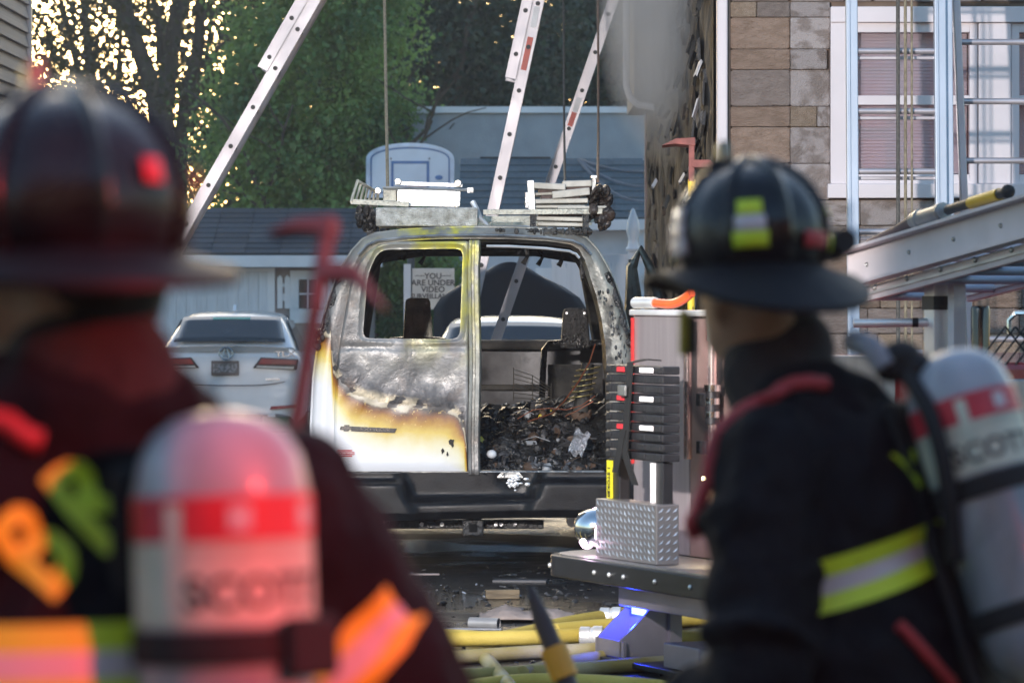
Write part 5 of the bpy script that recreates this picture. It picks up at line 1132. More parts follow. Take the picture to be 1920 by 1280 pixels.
    tb(.7, 1.5, 1.56, .024, mat('red_cap', (.5, .02, .03), rough=.3), 'rail_cap')
    # ---- red hose end on the top edge
    p = [Vector((.02, yw, 1.672)), Vector((.2, yw + .02, 1.672)), Vector((.36, yw + .03, 1.668)), Vector((.46, yw + .04, 1.69)), Vector((.52, yw + .05, 1.72))]
    MB().tube(p[:2], .027, 12).build('hose_coupling', bright_alu, t, smooth=40); MB().tube(catmull(p[1:], 5), .022, 10).build('booster_hose', mat('booster_red', (.75, .1, .02), rough=.35, coat=.3), t, smooth=True)
    # ---- folding step bracket below, with blue ground light
    sp = mat('step_alu', (.24, .22, .27), rough=.4, metal=.5, var=.1)
    MB().bb(.62, 2.2, .12, .3, zt - .21, zt - .107).build('step_rail', sp, t, bev=.006)
    k = MB(); k.prism([(.06, .05), (.06, .13), (.22, .275), (.36, .275), (.36, .05)], (.52, .535), lambda u_, v_, w_: (w_, u_, v_)); k.prism([(.06, .05), (.06, .13), (.22, .275), (.36, .275), (.36, .05)], (.76, .775), lambda u_, v_, w_: (w_, u_, v_)); k.add([(.535, .22, .275), (.76, .22, .275), (.76, .22, .06), (.535, .22, .06)], [(0, 1, 2, 3)]); k.bb(.5, .8, .06, .075, .05, .125); k.bb(.5, .8, .3, .36, .05, .3); k.build('step_bracket', sp, t)
    MB().bb(.42, 1.75, .02, .4, .02, .045).build('step_plate', blk, t, bev=.004); MB().bb(1.25, 1.6, .04, .3, .05, .16).build('step_block', sp, t, bev=.006)
    MB().bb(.6, .72, .2, .215, .235, .265).build('ground_light', mat('blue_lens', (.1, .1, .9), emit=(.08, .12, 1), estr=4.), t)
    pl = bpy.data.lights.new('ground_light_blue', 'POINT'); pl.energy = 1.5; pl.color = (.02, .05, 1); pl.shadow_soft_size = .02; po = bpy.data.objects.new('ground_light_blue', pl); COL.objects.link(po); po.parent = t; po.location = (.65, .13, .235)
    # ---- deck fittings on the right: exhaust drum, grab handle, mesh basket, ladder post
    def lw(px, py, d):  # world -> truck local
        return t_inv @ W(px, py, d)
    t_inv = (Matrix.Translation(E) @ Matrix.Rotation(rz, 4, 'Z')).inverted()
    c = lw(1838, 640, 17.0); MB().lathe([(0, -.22), (.04, -.22), (.042, .14), (.038, .155), (.034, .15), (.034, .0), (0, 0)], 18, c).build('exhaust_stack', mat('gloss_black', (.006, .006, .007), rough=.12, coat=.5), t, smooth=40)
    MB().bb(c.x - .06, c.x + .06, c.y - .06, c.y + .06, 1.41, c.z - .21).build('stack_mount', blk, t)
    c = lw(1892, 600, 16.6); MB().tube([c + Vector((0, 0, -.06)), c + Vector((-.0, 0, 0)), c + Vector((.02, .02, .03)), c + Vector((.08, .1, .03)), c + Vector((.1, .12, 0)), c + Vector((.1, .12, -.06))], .011, 8).build('grab_handle', chm, t, smooth=True)
    ms = MB(); c = lw(1885, 612, 16.2)
    for i in range(14):
        for s_ in (-1, 1): ms.tube([c + Vector((i * .03, i * .03, 0)), c + Vector((i * .03 + s_ * .09, i * .03 + s_ * .09, -.16))], .004, 4)
    ms.build('mesh_basket', blk, t)
    c = lw(1758, 640, 17.2); MB().bb(c.x - .045, c.x + .045, c.y - .045, c.y + .045, 1.3, 1.9).build('ladder_post', bright_alu, t, bev=.006); MB().bb(c.x - .05, c.x + .05, c.y - .05, c.y + .05, c.z + .14, c.z + .2).build('post_collar', blk, t)
    a_, b2 = lw(1600, 606, 17.2), lw(1762, 604, 17.2); MB().tube([a_, b2], .019, 12).build('stow_tube', bright_alu, t, smooth=40); MB().tube([a_.lerp(b2, .68), a_.lerp(b2, .75)], .0205, 12).build('tube_band', blk, t)
    c = lw(1795, 640, 17.1); MB().bb(c.x - .03, c.x + .02, c.y - .03, c.y + .03, 1.3, 1.82).build('white_post', white_paint, t)
    # ---- overhead ladder bed reaching towards the street
    u = Vector((.28, -.95, .1)).normalized(); rg_ = Vector((.957, .28, 0)).normalized(); O = W(1640, 545, 17.5)
    lad = thing('aerial_ladder', 'big channel railed ladder bed overhanging the fire truck deck', 'ladder', (O.x, O.y, 0)); o0 = Vector((O.x, O.y, 0)); lz_ = O - o0
    Z0 = lambda py: (HC - (py - HY) / F * 17.5) - HC
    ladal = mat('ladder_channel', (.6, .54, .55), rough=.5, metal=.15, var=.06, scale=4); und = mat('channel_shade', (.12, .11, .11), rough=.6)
    st, en = -.3, 3.4
    zc = (Z0(457) + Z0(530)) / 2; h = Z0(457) - Z0(530)
    for k in (0, 1):
        off = lz_ + rg_ * (.62 * k) + Vector((0, 0, zc)); mb = MB(); mb.bar(off + u * st, off + u * en, .03, h); rl = mb.build('channel_rail', ladal, lad, bev=.005)
        for s_ in (-1, 1): MB().bar(off + u * st + Vector((0, 0, s_ * h * .47)) - rg_ * .03 * (1 if k == 0 else -1), off + u * en + Vector((0, 0, s_ * h * .47)) - rg_ * .03 * (1 if k == 0 else -1), .07, .014).build('rail_flange', ladal, rl)
        for i in range(8): q_ = off + u * (st + .25 + i * .5) - rg_ * .017; MB().ell(q_, (.011, .011, .011), 8, 5).build('rivet', bare_steel, rl)
    off = lz_ + Vector((0, 0, zc)); q = st + .2
    while q < en: MB().cyl(off + u * q, off + u * q + rg_ * .62, .022, n=8).build('rung', ladal, lad, smooth=True); q += .36
    # lower section
    for k in (0, 1):
        off = lz_ + rg_ * (.02 + .5 * k) + Vector((0, 0, (Z0(534) + Z0(560)) / 2)); MB().bar(off + u * (st if k == 0 else -.15), off + u * en, .028, Z0(534) - Z0(560)).build('lower_rail', ladal, lad, bev=.004)
        MB().bar(off + u * (st if k == 0 else -.15) - rg_ * .018, off + u * en - rg_ * .018, .01, .012).build('rail_lip', bright_alu, lad)
        for i in range(7):
            q_ = off + u * (st + .3 + .38 * i) - rg_ * .02 + Vector((0, 0, .02))
            if k == 0: MB().ell(q_, (.012, .012, .014), 8, 5).build('rung_end', bare_steel, lad)
    off = lz_ + rg_ * .02 + Vector((0, 0, (Z0(534) + Z0(560)) / 2)); q = st + .1
    while q < en: MB().cyl(off + u * q, off + u * q + rg_ * .5, .02, n=10).build('rung', alu_blue, lad, smooth=True); q += .36
    MB().bar(lz_ + rg_ * .14 + Vector((0, 0, Z0(532))) + u * st, lz_ + rg_ * .14 + Vector((0, 0, Z0(532))) + u * en, .2, .01).build('shade_strip', und, lad)  # dark strip colours in the shade between upper channel and lower rail
    ps = lz_ + rg_ * .27; MB().bb(ps.x - .03, ps.x + .03, ps.y - .03, ps.y + .03, 1.4, O.z + Z0(560) - .002).build('support', bare_steel, lad)
    # pipe and tool lying on the channel
    zt_ = Z0(457) + .055; base = o0 + lz_ + Vector((0, 0, zt_)) + rg_ * .02
    st_ = thing('suction_pipe', 'grey metal pipe section resting on the ladder channel', 'pipe', base + u * .42); MB().tube([Vector((0, 0, 0)), u * .34], .036, 16).build('barrel', mat('pipe_grey', (.25, .25, .25), rough=.4, metal=.4), st_, smooth=40)
    for q in (.05, .3): MB().tube([u * q, u * (q + .025)], .041, 16).build('clamp_band', bare_steel, st_, smooth=40)
    MB().tube([u * -.55 - Vector((0, 0, .035)), u * -.2 - Vector((0, 0, .02)), u * -.0], [.014, .024, .03], 10).build('tapered_end', mat('rust_dark', (.09, .06, .06), rough=.7), st_, smooth=True)
    st_ = thing('pry_bar', 'dark pry bar with orange yellow grip resting on the ladder channel', 'tool', base + u * .8); MB().tube([Vector((0, 0, 0)), u * .62], .022, 12).build('shaft', mat('tool_dark', (.03, .03, .032), rough=.5, metal=.4), st_, smooth=40); MB().tube([u * .25, u * .55], .026, 12).build('grip', mat('grip_yellow', (.62, .36, .02), rough=.45), st_, smooth=40); MB().ell(u * .64, (.03, .03, .03), 10, 7).build('knob', rubber, st_, smooth=True)
    # ---- stacked cribbing plates, strap round them
    blkp = mat('cribbing_plastic', (.014, .014, .016), rough=.42, var=.2, scale=10, bump=.15); tags_r = mat('tag_red', (.6, .03, .04), rough=.4)
    T = Matrix.Translation(E) @ Matrix.Rotation(rz, 4, 'Z'); n = 10; h = (1.395 - .955) / n; ordn = ('lowest', 'second', 'third', 'fourth', 'fifth', 'sixth', 'seventh', 'eighth', 'ninth', 'topmost')
    for i in range(n):
        z = .952 + i * h; k = thing('cribbing_plate', 'black ribbed plastic plate, %s of the strapped stack on the truck tail' % (ordn[i] if i in (0, 9) else ordn[i] + ' from the bottom'), 'plate', T @ Vector((.72, .25, z)), rz, 'stack of black plastic plates')
        MB().bb(-.3, .3, -.1, -.01, .001, h - .006).build('slab', blkp, k, bev=.006)
        for s_ in (-.26, -.08, .1, .26): MB().bb(s_ - .025, s_ + .025, -.105, -.098, .006, h - .012).build('lug', blkp, k, bev=.002)
        if i in (9, 6, 3): MB().bb(-.16, -.08, -.1085, -.106, .008, h - .014).build('tag', tags_r, k); MB().bb(.08, .22, -.1085, -.106, .008, h - .014).build('tag', white_tape, k)
    s_ = thing('cargo_strap', 'black buckled strap around the stack of plastic plates', 'strap', T @ Vector((.72, .25, .94)), rz); wb = mat('webbing', (.006, .006, .006), rough=.8)
    sp_ = [(.06, .0, .47), (.05, -.06, .475), (-.0, -.115, .46), (-.03, -.12, .2), (-.03, -.13, .05), (.0, -.13, .0), (.06, -.12, -.1)]
    mb = MB(); P = [[Vector(q) + Vector((dx, 0, 0)) for dx in (-.03, .03)] for q in sp_]; mb.grid(P); mb.build('webbing', wb, s_, solid=.006); mb = MB(); mb.grid([[Vector(q) + Vector((dx, 0, 0)) for dx in (-.03, .03)] for q in ((-.05, -.128, .15), (-.09, -.135, .02), (-.13, -.13, -.05))]); mb.build('webbing_tail', wb, s_, solid=.005)
    MB().box((-.045, -.135, .33), (.08, .014, .05)).build('buckle', bare_steel, s_, bev=.004)
truck()

# ================================================================== ROOF HOOKS
rust = mat('hook_rust', (.16, .05, .04), rough=.6, metal=.3, var=.3, scale=20); hook_y = mat('hook_yellow', (.62, .42, .02), rough=.5, col2=(.04, .03, .02), scale=45, lo=.58, hi=.62, detail=3, stretch=(1, 1, .4)); 
def hook_tool(name, label, base, top, m_head, m_shaft, s=1., yaw=0., grip=None):
    base, top = Vector(base), Vector(top); d = (top - base); L_ = d.length; t = thing(name, label, 'hook', base); t.rotation_euler = (Matrix.Rotation(0, 3, 'X') @ d.to_track_quat('Z', 'Y').to_matrix() @ Matrix.Rotation(yaw, 3, 'Z')).to_euler()
    MB().tube([(0, 0, 0), (0, 0, L_ - .16 * s)], .0145 * s, 10).build('shaft', m_shaft, t, smooth=True)
    MB().bar((0, 0, L_ - .17 * s), (0, 0, L_), .022 * s, .03 * s, up=(0, 1, 0)).build('neck', m_head, t, bev=.003)
    MB().prism([(.014 * s, L_ + .005), (.014 * s, L_ - .03 * s), (-.06 * s, L_ - .022 * s), (-.115 * s, L_ - .028 * s), (-.06 * s, L_ - .0 * s)], (-.02 * s, .02 * s)).build('chisel', m_head, t, bev=.003)
    MB().prism([(.0, L_ - .085 * s), (.07 * s, L_ - .085 * s), (.135 * s, L_ - .165 * s), (.128 * s, L_ - .168 * s), (.06 * s, L_ - .115 * s), (.0, L_ - .115 * s)], (-.018 * s, .018 * s)).build('claw', m_head, t, bev=.003)
    if grip:
        for a, b, m in grip: MB().tube([(0, 0, a), (0, 0, b)], .019 * s, 12).build('grip', m, t, smooth=40)
    return t
hook_tool('roof_hook', 'yellow shafted roof hook with rusty head leaning against the fire truck', W(1294, 1100, 19.6), W(1297, 262, 20.2), rust, hook_y, 1.35, math.pi)
# ================================================================== FIREFIGHTERS
coat_m = mat('turnout_cloth', (.004, .0042, .006), rough=.9, col2=(.011, .011, .014), scale=7, bump=1, bscale=13, spec=.15)
hood_m = mat('hood_cloth', (.012, .011, .012), rough=.95, col2=(.025, .022, .022), scale=14, bump=.8, bscale=20)
skin_m = mat('skin', (.32, .19, .12), rough=.55, var=.1, scale=12, bump=.08)
hair_m = mat('hair', (.02, .014, .01), rough=.7, var=.3, scale=60)
helm_m = mat('helmet_black', (.004, .0045, .006), rough=.24, col2=(.012, .012, .014), scale=8, rvar=.1, bump=.12, coat=.0, spec=.4)
brim_m = mat('brim_black', (.006, .006, .008), rough=.6, col2=(.012, .012, .014), scale=8, bump=.15, spec=.22)
lime = mat('lime_trim', (.5, .62, .02), rough=.5, var=.06); silver_trim = mat('silver_trim', (.48, .44, .46), rough=.4, var=.05)
yellow_trim = mat('yellow_trim', (.62, .5, .02), rough=.5, var=.06)
cyl_grey = mat('cylinder_grey', (.16, .17, .19), rough=.35, col2=(.36, .38, .42), scale=7, detail=9, coat=.25, stretch=(1, 1, .35), rvar=.15); cyl_red = mat('cylinder_red', (.42, .02, .04), rough=.45, col2=(.6, .035, .055), scale=9, detail=8); cyl_label = mat('cylinder_label', (.42, .44, .35), rough=.55, col2=(.56, .58, .47), scale=9, detail=8)
strap_m = mat('strap_black', (.008, .008, .009), rough=.8); strap_red = mat('strap_red', (.35, .03, .035), rough=.6)
def caps_mesh(name, caps, voxel, m, parent, smooth_it=4, wrinkle=0.):
    "union of tapered capsules / ellipsoids fused into one continuous skin"
    mb = MB()
    for c in caps:
        if c[0] == 'c':
            _, p0, p1, r0, r1 = c; p0, p1 = Vector(p0), Vector(p1); n = 6
            pts = [p0.lerp(p1, i / n) for i in range(n + 1)]; mb.tube(pts, [r0 + (r1 - r0) * i / n for i in range(n + 1)], 16); mb.ell(p0, r0, 14, 8); mb.ell(p1, r1, 14, 8)
        else: mb.ell(c[1], c[2], 22, 14, c[3] if len(c) > 3 else None)
    o = mb.build(name, m, parent); k = o.modifiers.new('fuse', 'REMESH'); k.mode = 'VOXEL'; k.voxel_size = voxel; k.use_smooth_shade = True
    k = o.modifiers.new('soft', 'SMOOTH'); k.iterations = smooth_it; k.factor = .6
    if wrinkle:
        for sc_, st_ in ((.11, wrinkle), (.045, wrinkle * .45)):
            tx = bpy.data.textures.new('cloth_folds', 'CLOUDS'); tx.noise_scale = sc_; tx.noise_depth = 1
            k = o.modifiers.new('folds', 'DISPLACE'); k.texture = tx; k.strength = st_; k.mid_level = .5; k.texture_coords = 'LOCAL'
    mats = list(o.data.materials); baked(o)
    if not o.data.materials:
        for q in mats: o.data.materials.append(q)
    return o
def helmet(parent, H, patches, wide=1., bdrop=.062):
    "traditional helmet; local frame H (4x4): origin at brim level centre, +y front"
    n = 64; a, b, zc, c2 = .124 * wide, .146 * wide, .068, .126; te = math.acos(-zc / c2)
    def dome(t, f, off=0.): return Vector(((a * math.sin(t) + off * math.sin(t)) * math.cos(f), (b * math.sin(t) + off * math.sin(t)) * math.sin(f), zc + (c2 + off) * math.cos(t)))
    h = MB(); rows = []
    for i in range(19):
        t = te * i / 18; rows.append([dome(t, 2 * math.pi * k / n, max(0, math.cos(8 * math.pi * k / n)) ** 10 * .006) for k in range(n)])
    a_, b_ = a * math.sin(te) * 1.02, b * math.sin(te) * 1.02
    h.loops(rows); h.tf(H); ho = h.build('helmet', helm_m, parent, smooth=50)
    br = MB(); rows = []
    for s_, zz in ((1.0, .006), (1.0, -.004), (.55, .002), (.2, .008), (0, .014), (0, .02), (.2, .016), (.55, .012), (1.0, .006)):
        row = []
        for k in range(n):
            f = 2 * math.pi * k / n; back = max(0, -math.sin(f)); front = max(0, math.sin(f)); wd = .066 + .045 * back ** 1.5 + .012 * front - .14 * (wide - 1)
            drop = bdrop * back ** 1.3 * s_ ** 1.2 + .02 * abs(math.cos(f)) ** 3 * s_ * -.3
            row.append(((a_ + wd * s_) * math.cos(f), (b_ + wd * s_) * math.sin(f), zz - drop))
        rows.append(row)
    br.loops(rows); br.tf(H); br.build('brim', brim_m, ho, smooth=True)
    # combs over the crown
    for f in [math.pi / 4 * k for k in range(8)]:
        cb = MB(); cb.tube([H @ dome(t, f, .004) for t in [.12 + (te - .2) * i / 9 for i in range(10)]], [.0085 - .0004 * i for i in range(10)], 7); cb.build('comb', helm_m, ho, smooth=True)
    # front holder rising above the crown
    fr = MB(); fr.prism([(.045, .1), (.015, .235), (-.004, .245), (-.008, .22), (.0, .1)], (-.011, .011), lambda u, v, w_: (w_, u + .085, v)); fr.tf(H); fr.build('shield_holder', mat('brass_dull', (.2, .18, .13), rough=.35, metal=.7), ho, bev=.004)
    fs = MB(); fs.prism([(-.05, .01), (.05, .01), (.062, .12), (.045, .19), (0, .225), (-.045, .19), (-.062, .12)], (.135, .142), lambda u, v, w_: (u, w_ + .03 - v * .35, v)); fs.tf(H); fs.build('front_shield', mat('leather_black', (.015, .012, .012), rough=.5), ho)
    # reflective tetrahedron patches around the shell
    for f0, col in patches:
        for j, m in ((0, lime), (1, silver_trim), (2, lime)):
            if col == 1: m = silver_trim
            if col == 2 and j: continue
            if col == 3 and j != 1: continue
            if col == 3: m = cyl_red  # red lamp glow on the shell is put into this patch colour
            f = f0 * math.pi; pm = MB(); P = []
            for i in range(4):
                t = te - .34 - .2 * (j + i / 3) - (.12 if col == 3 else 0); sc = .45 if col == 3 else 1.; P.append([H @ dome(t, f + dw_ * sc, .0075) for dw_ in (-.22 + .03 * j, -.07, .07, .22 - .03 * j)])
            pm.grid(P); pm.build('reflective_patch', m if col != 2 else strap_red, ho, smooth=True, solid=.002)
    return ho
def cyl_pack(label, T, tilt, word, word_a):
    "air cylinder on a back frame; T = world matrix whose origin is the cylinder top centre, local -z along the cylinder, -y away from the wearer"
    t = thing('air_cylinder_pack', label, 'air cylinder', T.translation); base = T.translation.copy(); Rm = T.to_3x3().to_4x4()
    r, L_ = .0875, .56
    prof = lambda z0, z1, rr: [(rr, -z0), (rr, -z1)]
    k = MB().lathe([(0, 0), (.02, 0), (.045, -.007), (.066, -.022), (.08, -.045), (r, -.08), (r, -L_ + .09), (.08, -L_ + .05), (.055, -L_ + .02), (.03, -L_), (0, -L_)], 40); k.tf(Rm); co = k.build('cylinder', cyl_grey, t, smooth=60)
    for z0, z1, m, nm in ((.082, .126, cyl_red, 'red_band'), (.1265, .135, cyl_label, 'label_edge'), (.1355, .208, cyl_label, 'label')):
        k = MB().lathe([(r, -z0), (r + .0018, -z0 - .001), (r + .0018, -z1 + .001), (r, -z1)], 40); k.tf(Rm); k.build(nm, m, co, smooth=60)
    # lettering on the label, wrapped round the cylinder
    me = text_mesh(word, .046, .0006, bold=.001); me.materials.clear(); me.materials.append(mat('label_ink', (.06, .06, .06), rough=.6))
    for v in me.vertices:
        a = v.co.x / r + word_a; z = v.co.y - .178; v.co = Rm @ Vector(((r + .003 + v.co.z) * math.cos(a), (r + .003 + v.co.z) * math.sin(a), z))
    o = bpy.data.objects.new('label_lettering', me); COL.objects.link(o); o.parent = co
    for a0 in (-1.1, -2.0, -.4):
        k = MB(); P = [[Rm @ Vector(((r + .003) * math.cos(a0 + dx), (r + .003) * math.sin(a0 + dx), -.104 + dz)) for dx in (-.13, 0, .13)] for dz in (-.012, .012)]; k.grid(P); k.build('band_emblem', silver_trim, co)
    sp = MB(); P = [[Rm @ Vector(((r + .003) * math.cos(-2.75 + dx), (r + .003) * math.sin(-2.75 + dx), -z)) for dx in (-.1, .1)] for z in (.09, .15, .2)]; sp.grid(P); sp.build('serial_strip', mat('serial_strip', (.5, .55, .45), rough=.5), co)
    for z in (.212, .42):
        k = MB().lathe([(r, -z), (r + .006, -z - .001), (r + .006, -z - .034), (r, -z - .035)], 40); k.tf(Rm); k.build('cylinder_strap', strap_m, t, smooth=60)
    k = MB().box((.03, -r - .012, -.232), (.06, .02, .06)); k.tf(Rm); k.build('strap_buckle', strap_m, t, bev=.006)
    k = MB(); k.box((0, r + .012, -.3), (.13, .02, .5)); k.box((0, r + .004, -.14), (.08, .03, .1)); k.tf(Rm); k.build('back_frame', strap_m, t, bev=.01)
    k = MB().lathe([(0, -.56), (.022, -.56), (.022, -.6), (.03, -.6), (.03, -.64), (0, -.64)], 14); k.tf(Rm); k.build('valve', mat('valve_metal', (.4, .4, .4), rough=.3, metal=.9), t, smooth=40)
    k = MB().lathe([(0, 0), (.03, 0), (.035, .02), (.03, .05), (0, .055)], 14, (.09, -.06, -.53), (1, -.3, 0)); k.tf(Rm); k.build('valve_knob', cyl_red, t, smooth=True)
    return t
def firefighter(label, loc, th, lean, head_th, head_off, hname, word, letters, rarm, larm, pack_z, tilt, seed, patches, band_z=1.25, wide=0., arm_trim=True, tip=0., hz=0., hw=1., bdrop=.062, hood_dx=0., word_a=-1.8, hs=1.22, band_tilt=0.):
    """local: +x right, +y facing; th = heading (ccw from +Y)"""
    t = thing('person', label, 'person', loc, th, 'firefighters watching the burnt van')
    sh = lambda p: (p[0], p[1] + lean * max(0, p[2] - .95), p[2])
    hd = (head_off[0], head_off[1] + lean * .75, 1.70 + hz)
    fr_ = Matrix.Rotation(head_th * .6, 3, 'Z'); hp = lambda x, y, z: tuple(Vector((hd[0], hd[1], 0)) + fr_ @ Vector((x, y, 0)) + Vector((0, 0, z + hz))); fe = (0, 0, head_th * .6)
    # continuous body
    B = [('e', sh((0, 0, 1.28)), (.17, .12, .3)), ('e', sh((0, 0, 1.02)), (.165, .125, .16)), ('c', sh((0, -.01, 1.45)), (hd[0], hd[1] - .01, 1.6), .062, .056), ('e', hd, (.077, .1, .118), fe), ('e', hp(0, .035, 1.63), (.055, .06, .05), fe), ('c', hp(0, .095, 1.715), hp(0, .118, 1.685), .011, .016),
         ('e', hp(-.08, -.005, 1.69), (.014, .024, .036), fe), ('e', hp(.08, -.005, 1.69), (.014, .024, .036), fe), ('e', hp(0, .095, 1.645), (.025, .012, .012), fe),
         ('c', sh((-.1, 0, .95)), (-.11, .02, .5), .095, .07), ('c', (-.11, .02, .5), (-.11, -.01, .08), .068, .05), ('c', sh((.1, 0, .95)), (.11, .02, .5), .095, .07), ('c', (.11, .02, .5), (.11, -.01, .08), .068, .05)]
    for sgn, arm in ((1, rarm), (-1, larm)):
        s0 = sh((sgn * .19, 0, 1.46)); B += [('c', s0, arm[0], .058, .048), ('c', arm[0], arm[1], .046, .036)]
    body = caps_mesh('body', B, .011, skin_m, t)
    # eyes, brows, hair
    for sx in (-.032, .032): MB().ell(hp(sx, .088, 1.715), (.012, .008, .009), 10, 7).build('eye', mat('eye_white', (.7, .68, .65), rough=.2), t, smooth=True)
    hr = MB(); hr.ell((hd[0] + .012, hd[1] - .035, 1.725 + hz), (.08, .082, .1), 22, 14); hr.build('hair', hair_m, t, smooth=True)
    # protective hood and collar
    caps_mesh('hood', [('c', sh((0, -.015, 1.44)), (hd[0] * .6, hd[1] - .03, 1.59), .115, .085), ('e', (hd[0] + hood_dx, hd[1] - .05, 1.63), (.082 * hs, .08 * hs, .08 * hs)), ('e', sh((0, -.02, 1.5)), (.15, .11, .06))], .012, hood_m, t)
    # coat
    C = [('e', sh((0, -.01, 1.34)), (.235, .168, .24)), ('e', sh((0, 0, 1.12)), (.235, .185, .24)), ('e', sh((0, .0, .92)), (.24, .19, .16)), ('c', sh((-.16, -.01, 1.455)), sh((.16, -.01, 1.455)), .092, .092), ('c', sh((-.08, -.02, 1.5)), sh((.08, -.02, 1.5)), .085, .085), ('e', sh((0, -.07, 1.36)), (.2, .12, .14)), ('e', (hd[0] * .5, hd[1] * .6 - .02, 1.56), (.125, .115, .05))]
    if wide: C += [('c', sh((-.22, -.02, 1.49)), sh((.24, -.02, 1.49)), .088 + wide, .088 + wide), ('e', sh((0, -.01, 1.6)), (.155, .13, .075)), ('c', sh((.24, -.02, 1.49)), sh((.36, -.05, 1.3)), .1, .1), ('e', sh((0, -.02, 1.3)), (.27, .18, .25)), ('c', sh((-.1, -.02, 1.56)), sh((.1, -.02, 1.56)), .08, .08)]
    torso_items = [q for q in C if not (q[0] == 'c' and q[2][2] < 1.35)]
    for sgn, arm in ((1, rarm), (-1, larm)):
        s0 = sh((sgn * .205, -.01, 1.445)); e_, w_ = Vector(arm[0]), Vector(arm[1]); C += [('c', s0, e_, .098, .082), ('c', e_, e_.lerp(w_, .9), .08, .062)]
        g = random.Random(seed + sgn)
        for i in range(5): q = Vector(s0).lerp(e_, .2 + .16 * i); C.append(('e', q + Vector((g.uniform(-.02, .02), g.uniform(-.02, .02), 0)), (.098, .1, .022), (g.uniform(-.5, .5), g.uniform(-.5, .5), 0)))
    torso = caps_mesh('torso_form', torso_items, .014, coat_m, t, 3)
    coat = caps_mesh('coat', C, .012, coat_m, t, 3, .035)
    # trousers, boots, gloves
    caps_mesh('trousers', [('c', sh((-.105, 0, .95)), (-.115, .02, .5), .125, .105), ('c', (-.115, .02, .5), (-.115, -.01, .16), .1, .095), ('c', sh((.105, 0, .95)), (.115, .02, .5), .125, .105), ('c', (.115, .02, .5), (.115, -.01, .16), .1, .095), ('e', sh((0, 0, .95)), (.2, .15, .12))], .014, coat_m, t)
    for sx in (-.115, .115):
        caps_mesh('boot', [('c', (sx, -.01, .26), (sx, -.01, .08), .07, .06), ('c', (sx, -.03, .055), (sx, .15, .045), .055, .045), ('e', (sx, .16, .04), (.05, .06, .04))], .01, rubber, t)
    glove = mat('glove_leather', (.09, .06, .035), rough=.8, bump=.3)
    for sgn, arm in ((1, rarm), (-1, larm)):
        e_, w_ = Vector(arm[0]), Vector(arm[1]); d = (w_ - e_).normalized(); u = d.cross(Vector((0, 0, 1))); u = u.normalized() if u.length > .2 else Vector((0, 1, 0)).cross(d).normalized(); v = u.cross(d)
        G = [('c', w_ - d * .06, w_ + d * .02, .045, .036), ('e', w_ + d * .055, (.042, .042, .045))]
        for k, (off, ln) in enumerate(((-.033, .062), (-.011, .075), (.011, .072), (.033, .055))):
            a = w_ + d * .085 + u * off; b = a + d * ln * .55 + v * .012; c_ = b + d * ln * .3 + v * .04; G += [('c', a, b, .0125, .0115), ('c', b, c_, .0115, .009)]
        a = w_ + d * .035 + u * -.04 * sgn; G += [('c', a, a + d * .045 - u * .022 * sgn + v * .02, .0135, .0115), ('c', a + d * .045 - u * .022 * sgn + v * .02, a + d * .07 - u * .012 * sgn + v * .045, .0115, .009)]
        caps_mesh('glove', G, .0055, glove, t, 2)
    # trim bands laid on the coat
    def wrap(name, mb, m, off=.004, target=None):
        o = mb.build(name, m, t, smooth=True); k = o.modifiers.new('lay', 'SHRINKWRAP'); k.target = target or coat; k.wrap_method = 'NEAREST_SURFACEPOINT'; k.offset = off; baked(o); return o
    cy = lambda z: lean * max(0, z - .95)
    bz = band_z
    from mathutils.bvhtree import BVHTree
    bt = BVHTree.FromPolygons([v.co for v in torso.data.vertices], [p.vertices[:] for p in torso.data.polygons])
    for z0, z1, m in ((bz + .015, bz + .042, lime), (bz - .012, bz + .015, silver_trim), (bz - .039, bz - .012, lime), (.965, .99, lime), (.94, .965, silver_trim), (.913, .94, lime)):
        k = MB(); rows = []
        for z in (z0, (z0 + z1) / 2, z1):
            row = []
            for i in range(96):
                f = 2 * math.pi * i / 96; dv = Vector((math.cos(f), math.sin(f), 0)); zz = z + (band_tilt * (.53 * dv.x - .848 * dv.y) * .2 if z0 > 1.1 else 0)
                o_ = Vector((0, cy(zz), zz)); hit = bt.ray_cast(o_ + dv * .8, -dv); q = hit[0] if hit[0] else o_ + dv * .24; row.append(q + dv * .014)
            rows.append(row)
        k.loops(rows); k.build('trim_band', m, t, smooth=True)
    for sgn, arm in ((1, rarm), (-1, larm)):
        e_, w_ = Vector(arm[0]), Vector(arm[1]); s0 = Vector(sh((sgn * .205, -.01, 1.445)))
        for (p0, p1, f0) in (((s0, e_, .34),) if arm_trim else ()) + ((e_, w_, .62),):
            d = (p1 - p0); ln = d.length; u, v, d = frame(d)
            for j, m in ((0, yellow_trim), (1, silver_trim), (2, yellow_trim)):
                k = MB(); k.loops([[p0 + d * (f0 * ln + (j + q) * .02) + (u * math.cos(2 * math.pi * i / 28) + v * math.sin(2 * math.pi * i / 28)) * .11 for i in range(28)] for q in (0, .5, 1)]); wrap('sleeve_trim', k, m)
    # letters across the upper back, arched over the shoulders
    def letter(ch, x, z, rot, size):
        me = text_mesh(ch, size, 0, bold=size * .035); bm = bmesh.new(); bm.from_mesh(me); bmesh.ops.remove_doubles(bm, verts=bm.verts, dist=1e-5); bmesh.ops.triangulate(bm, faces=bm.faces); bmesh.ops.subdivide_edges(bm, edges=bm.edges, cuts=3, use_grid_fill=True); bm.to_mesh(me); bm.free()
        me.materials.clear(); me.materials.append(lime); M_ = Matrix.Translation((x, -.27 + cy(z), z)) @ Matrix.Rotation(rot, 4, 'Y') @ Matrix.Rotation(R(90), 4, 'X'); me.transform(M_)
        from mathutils.bvhtree import BVHTree
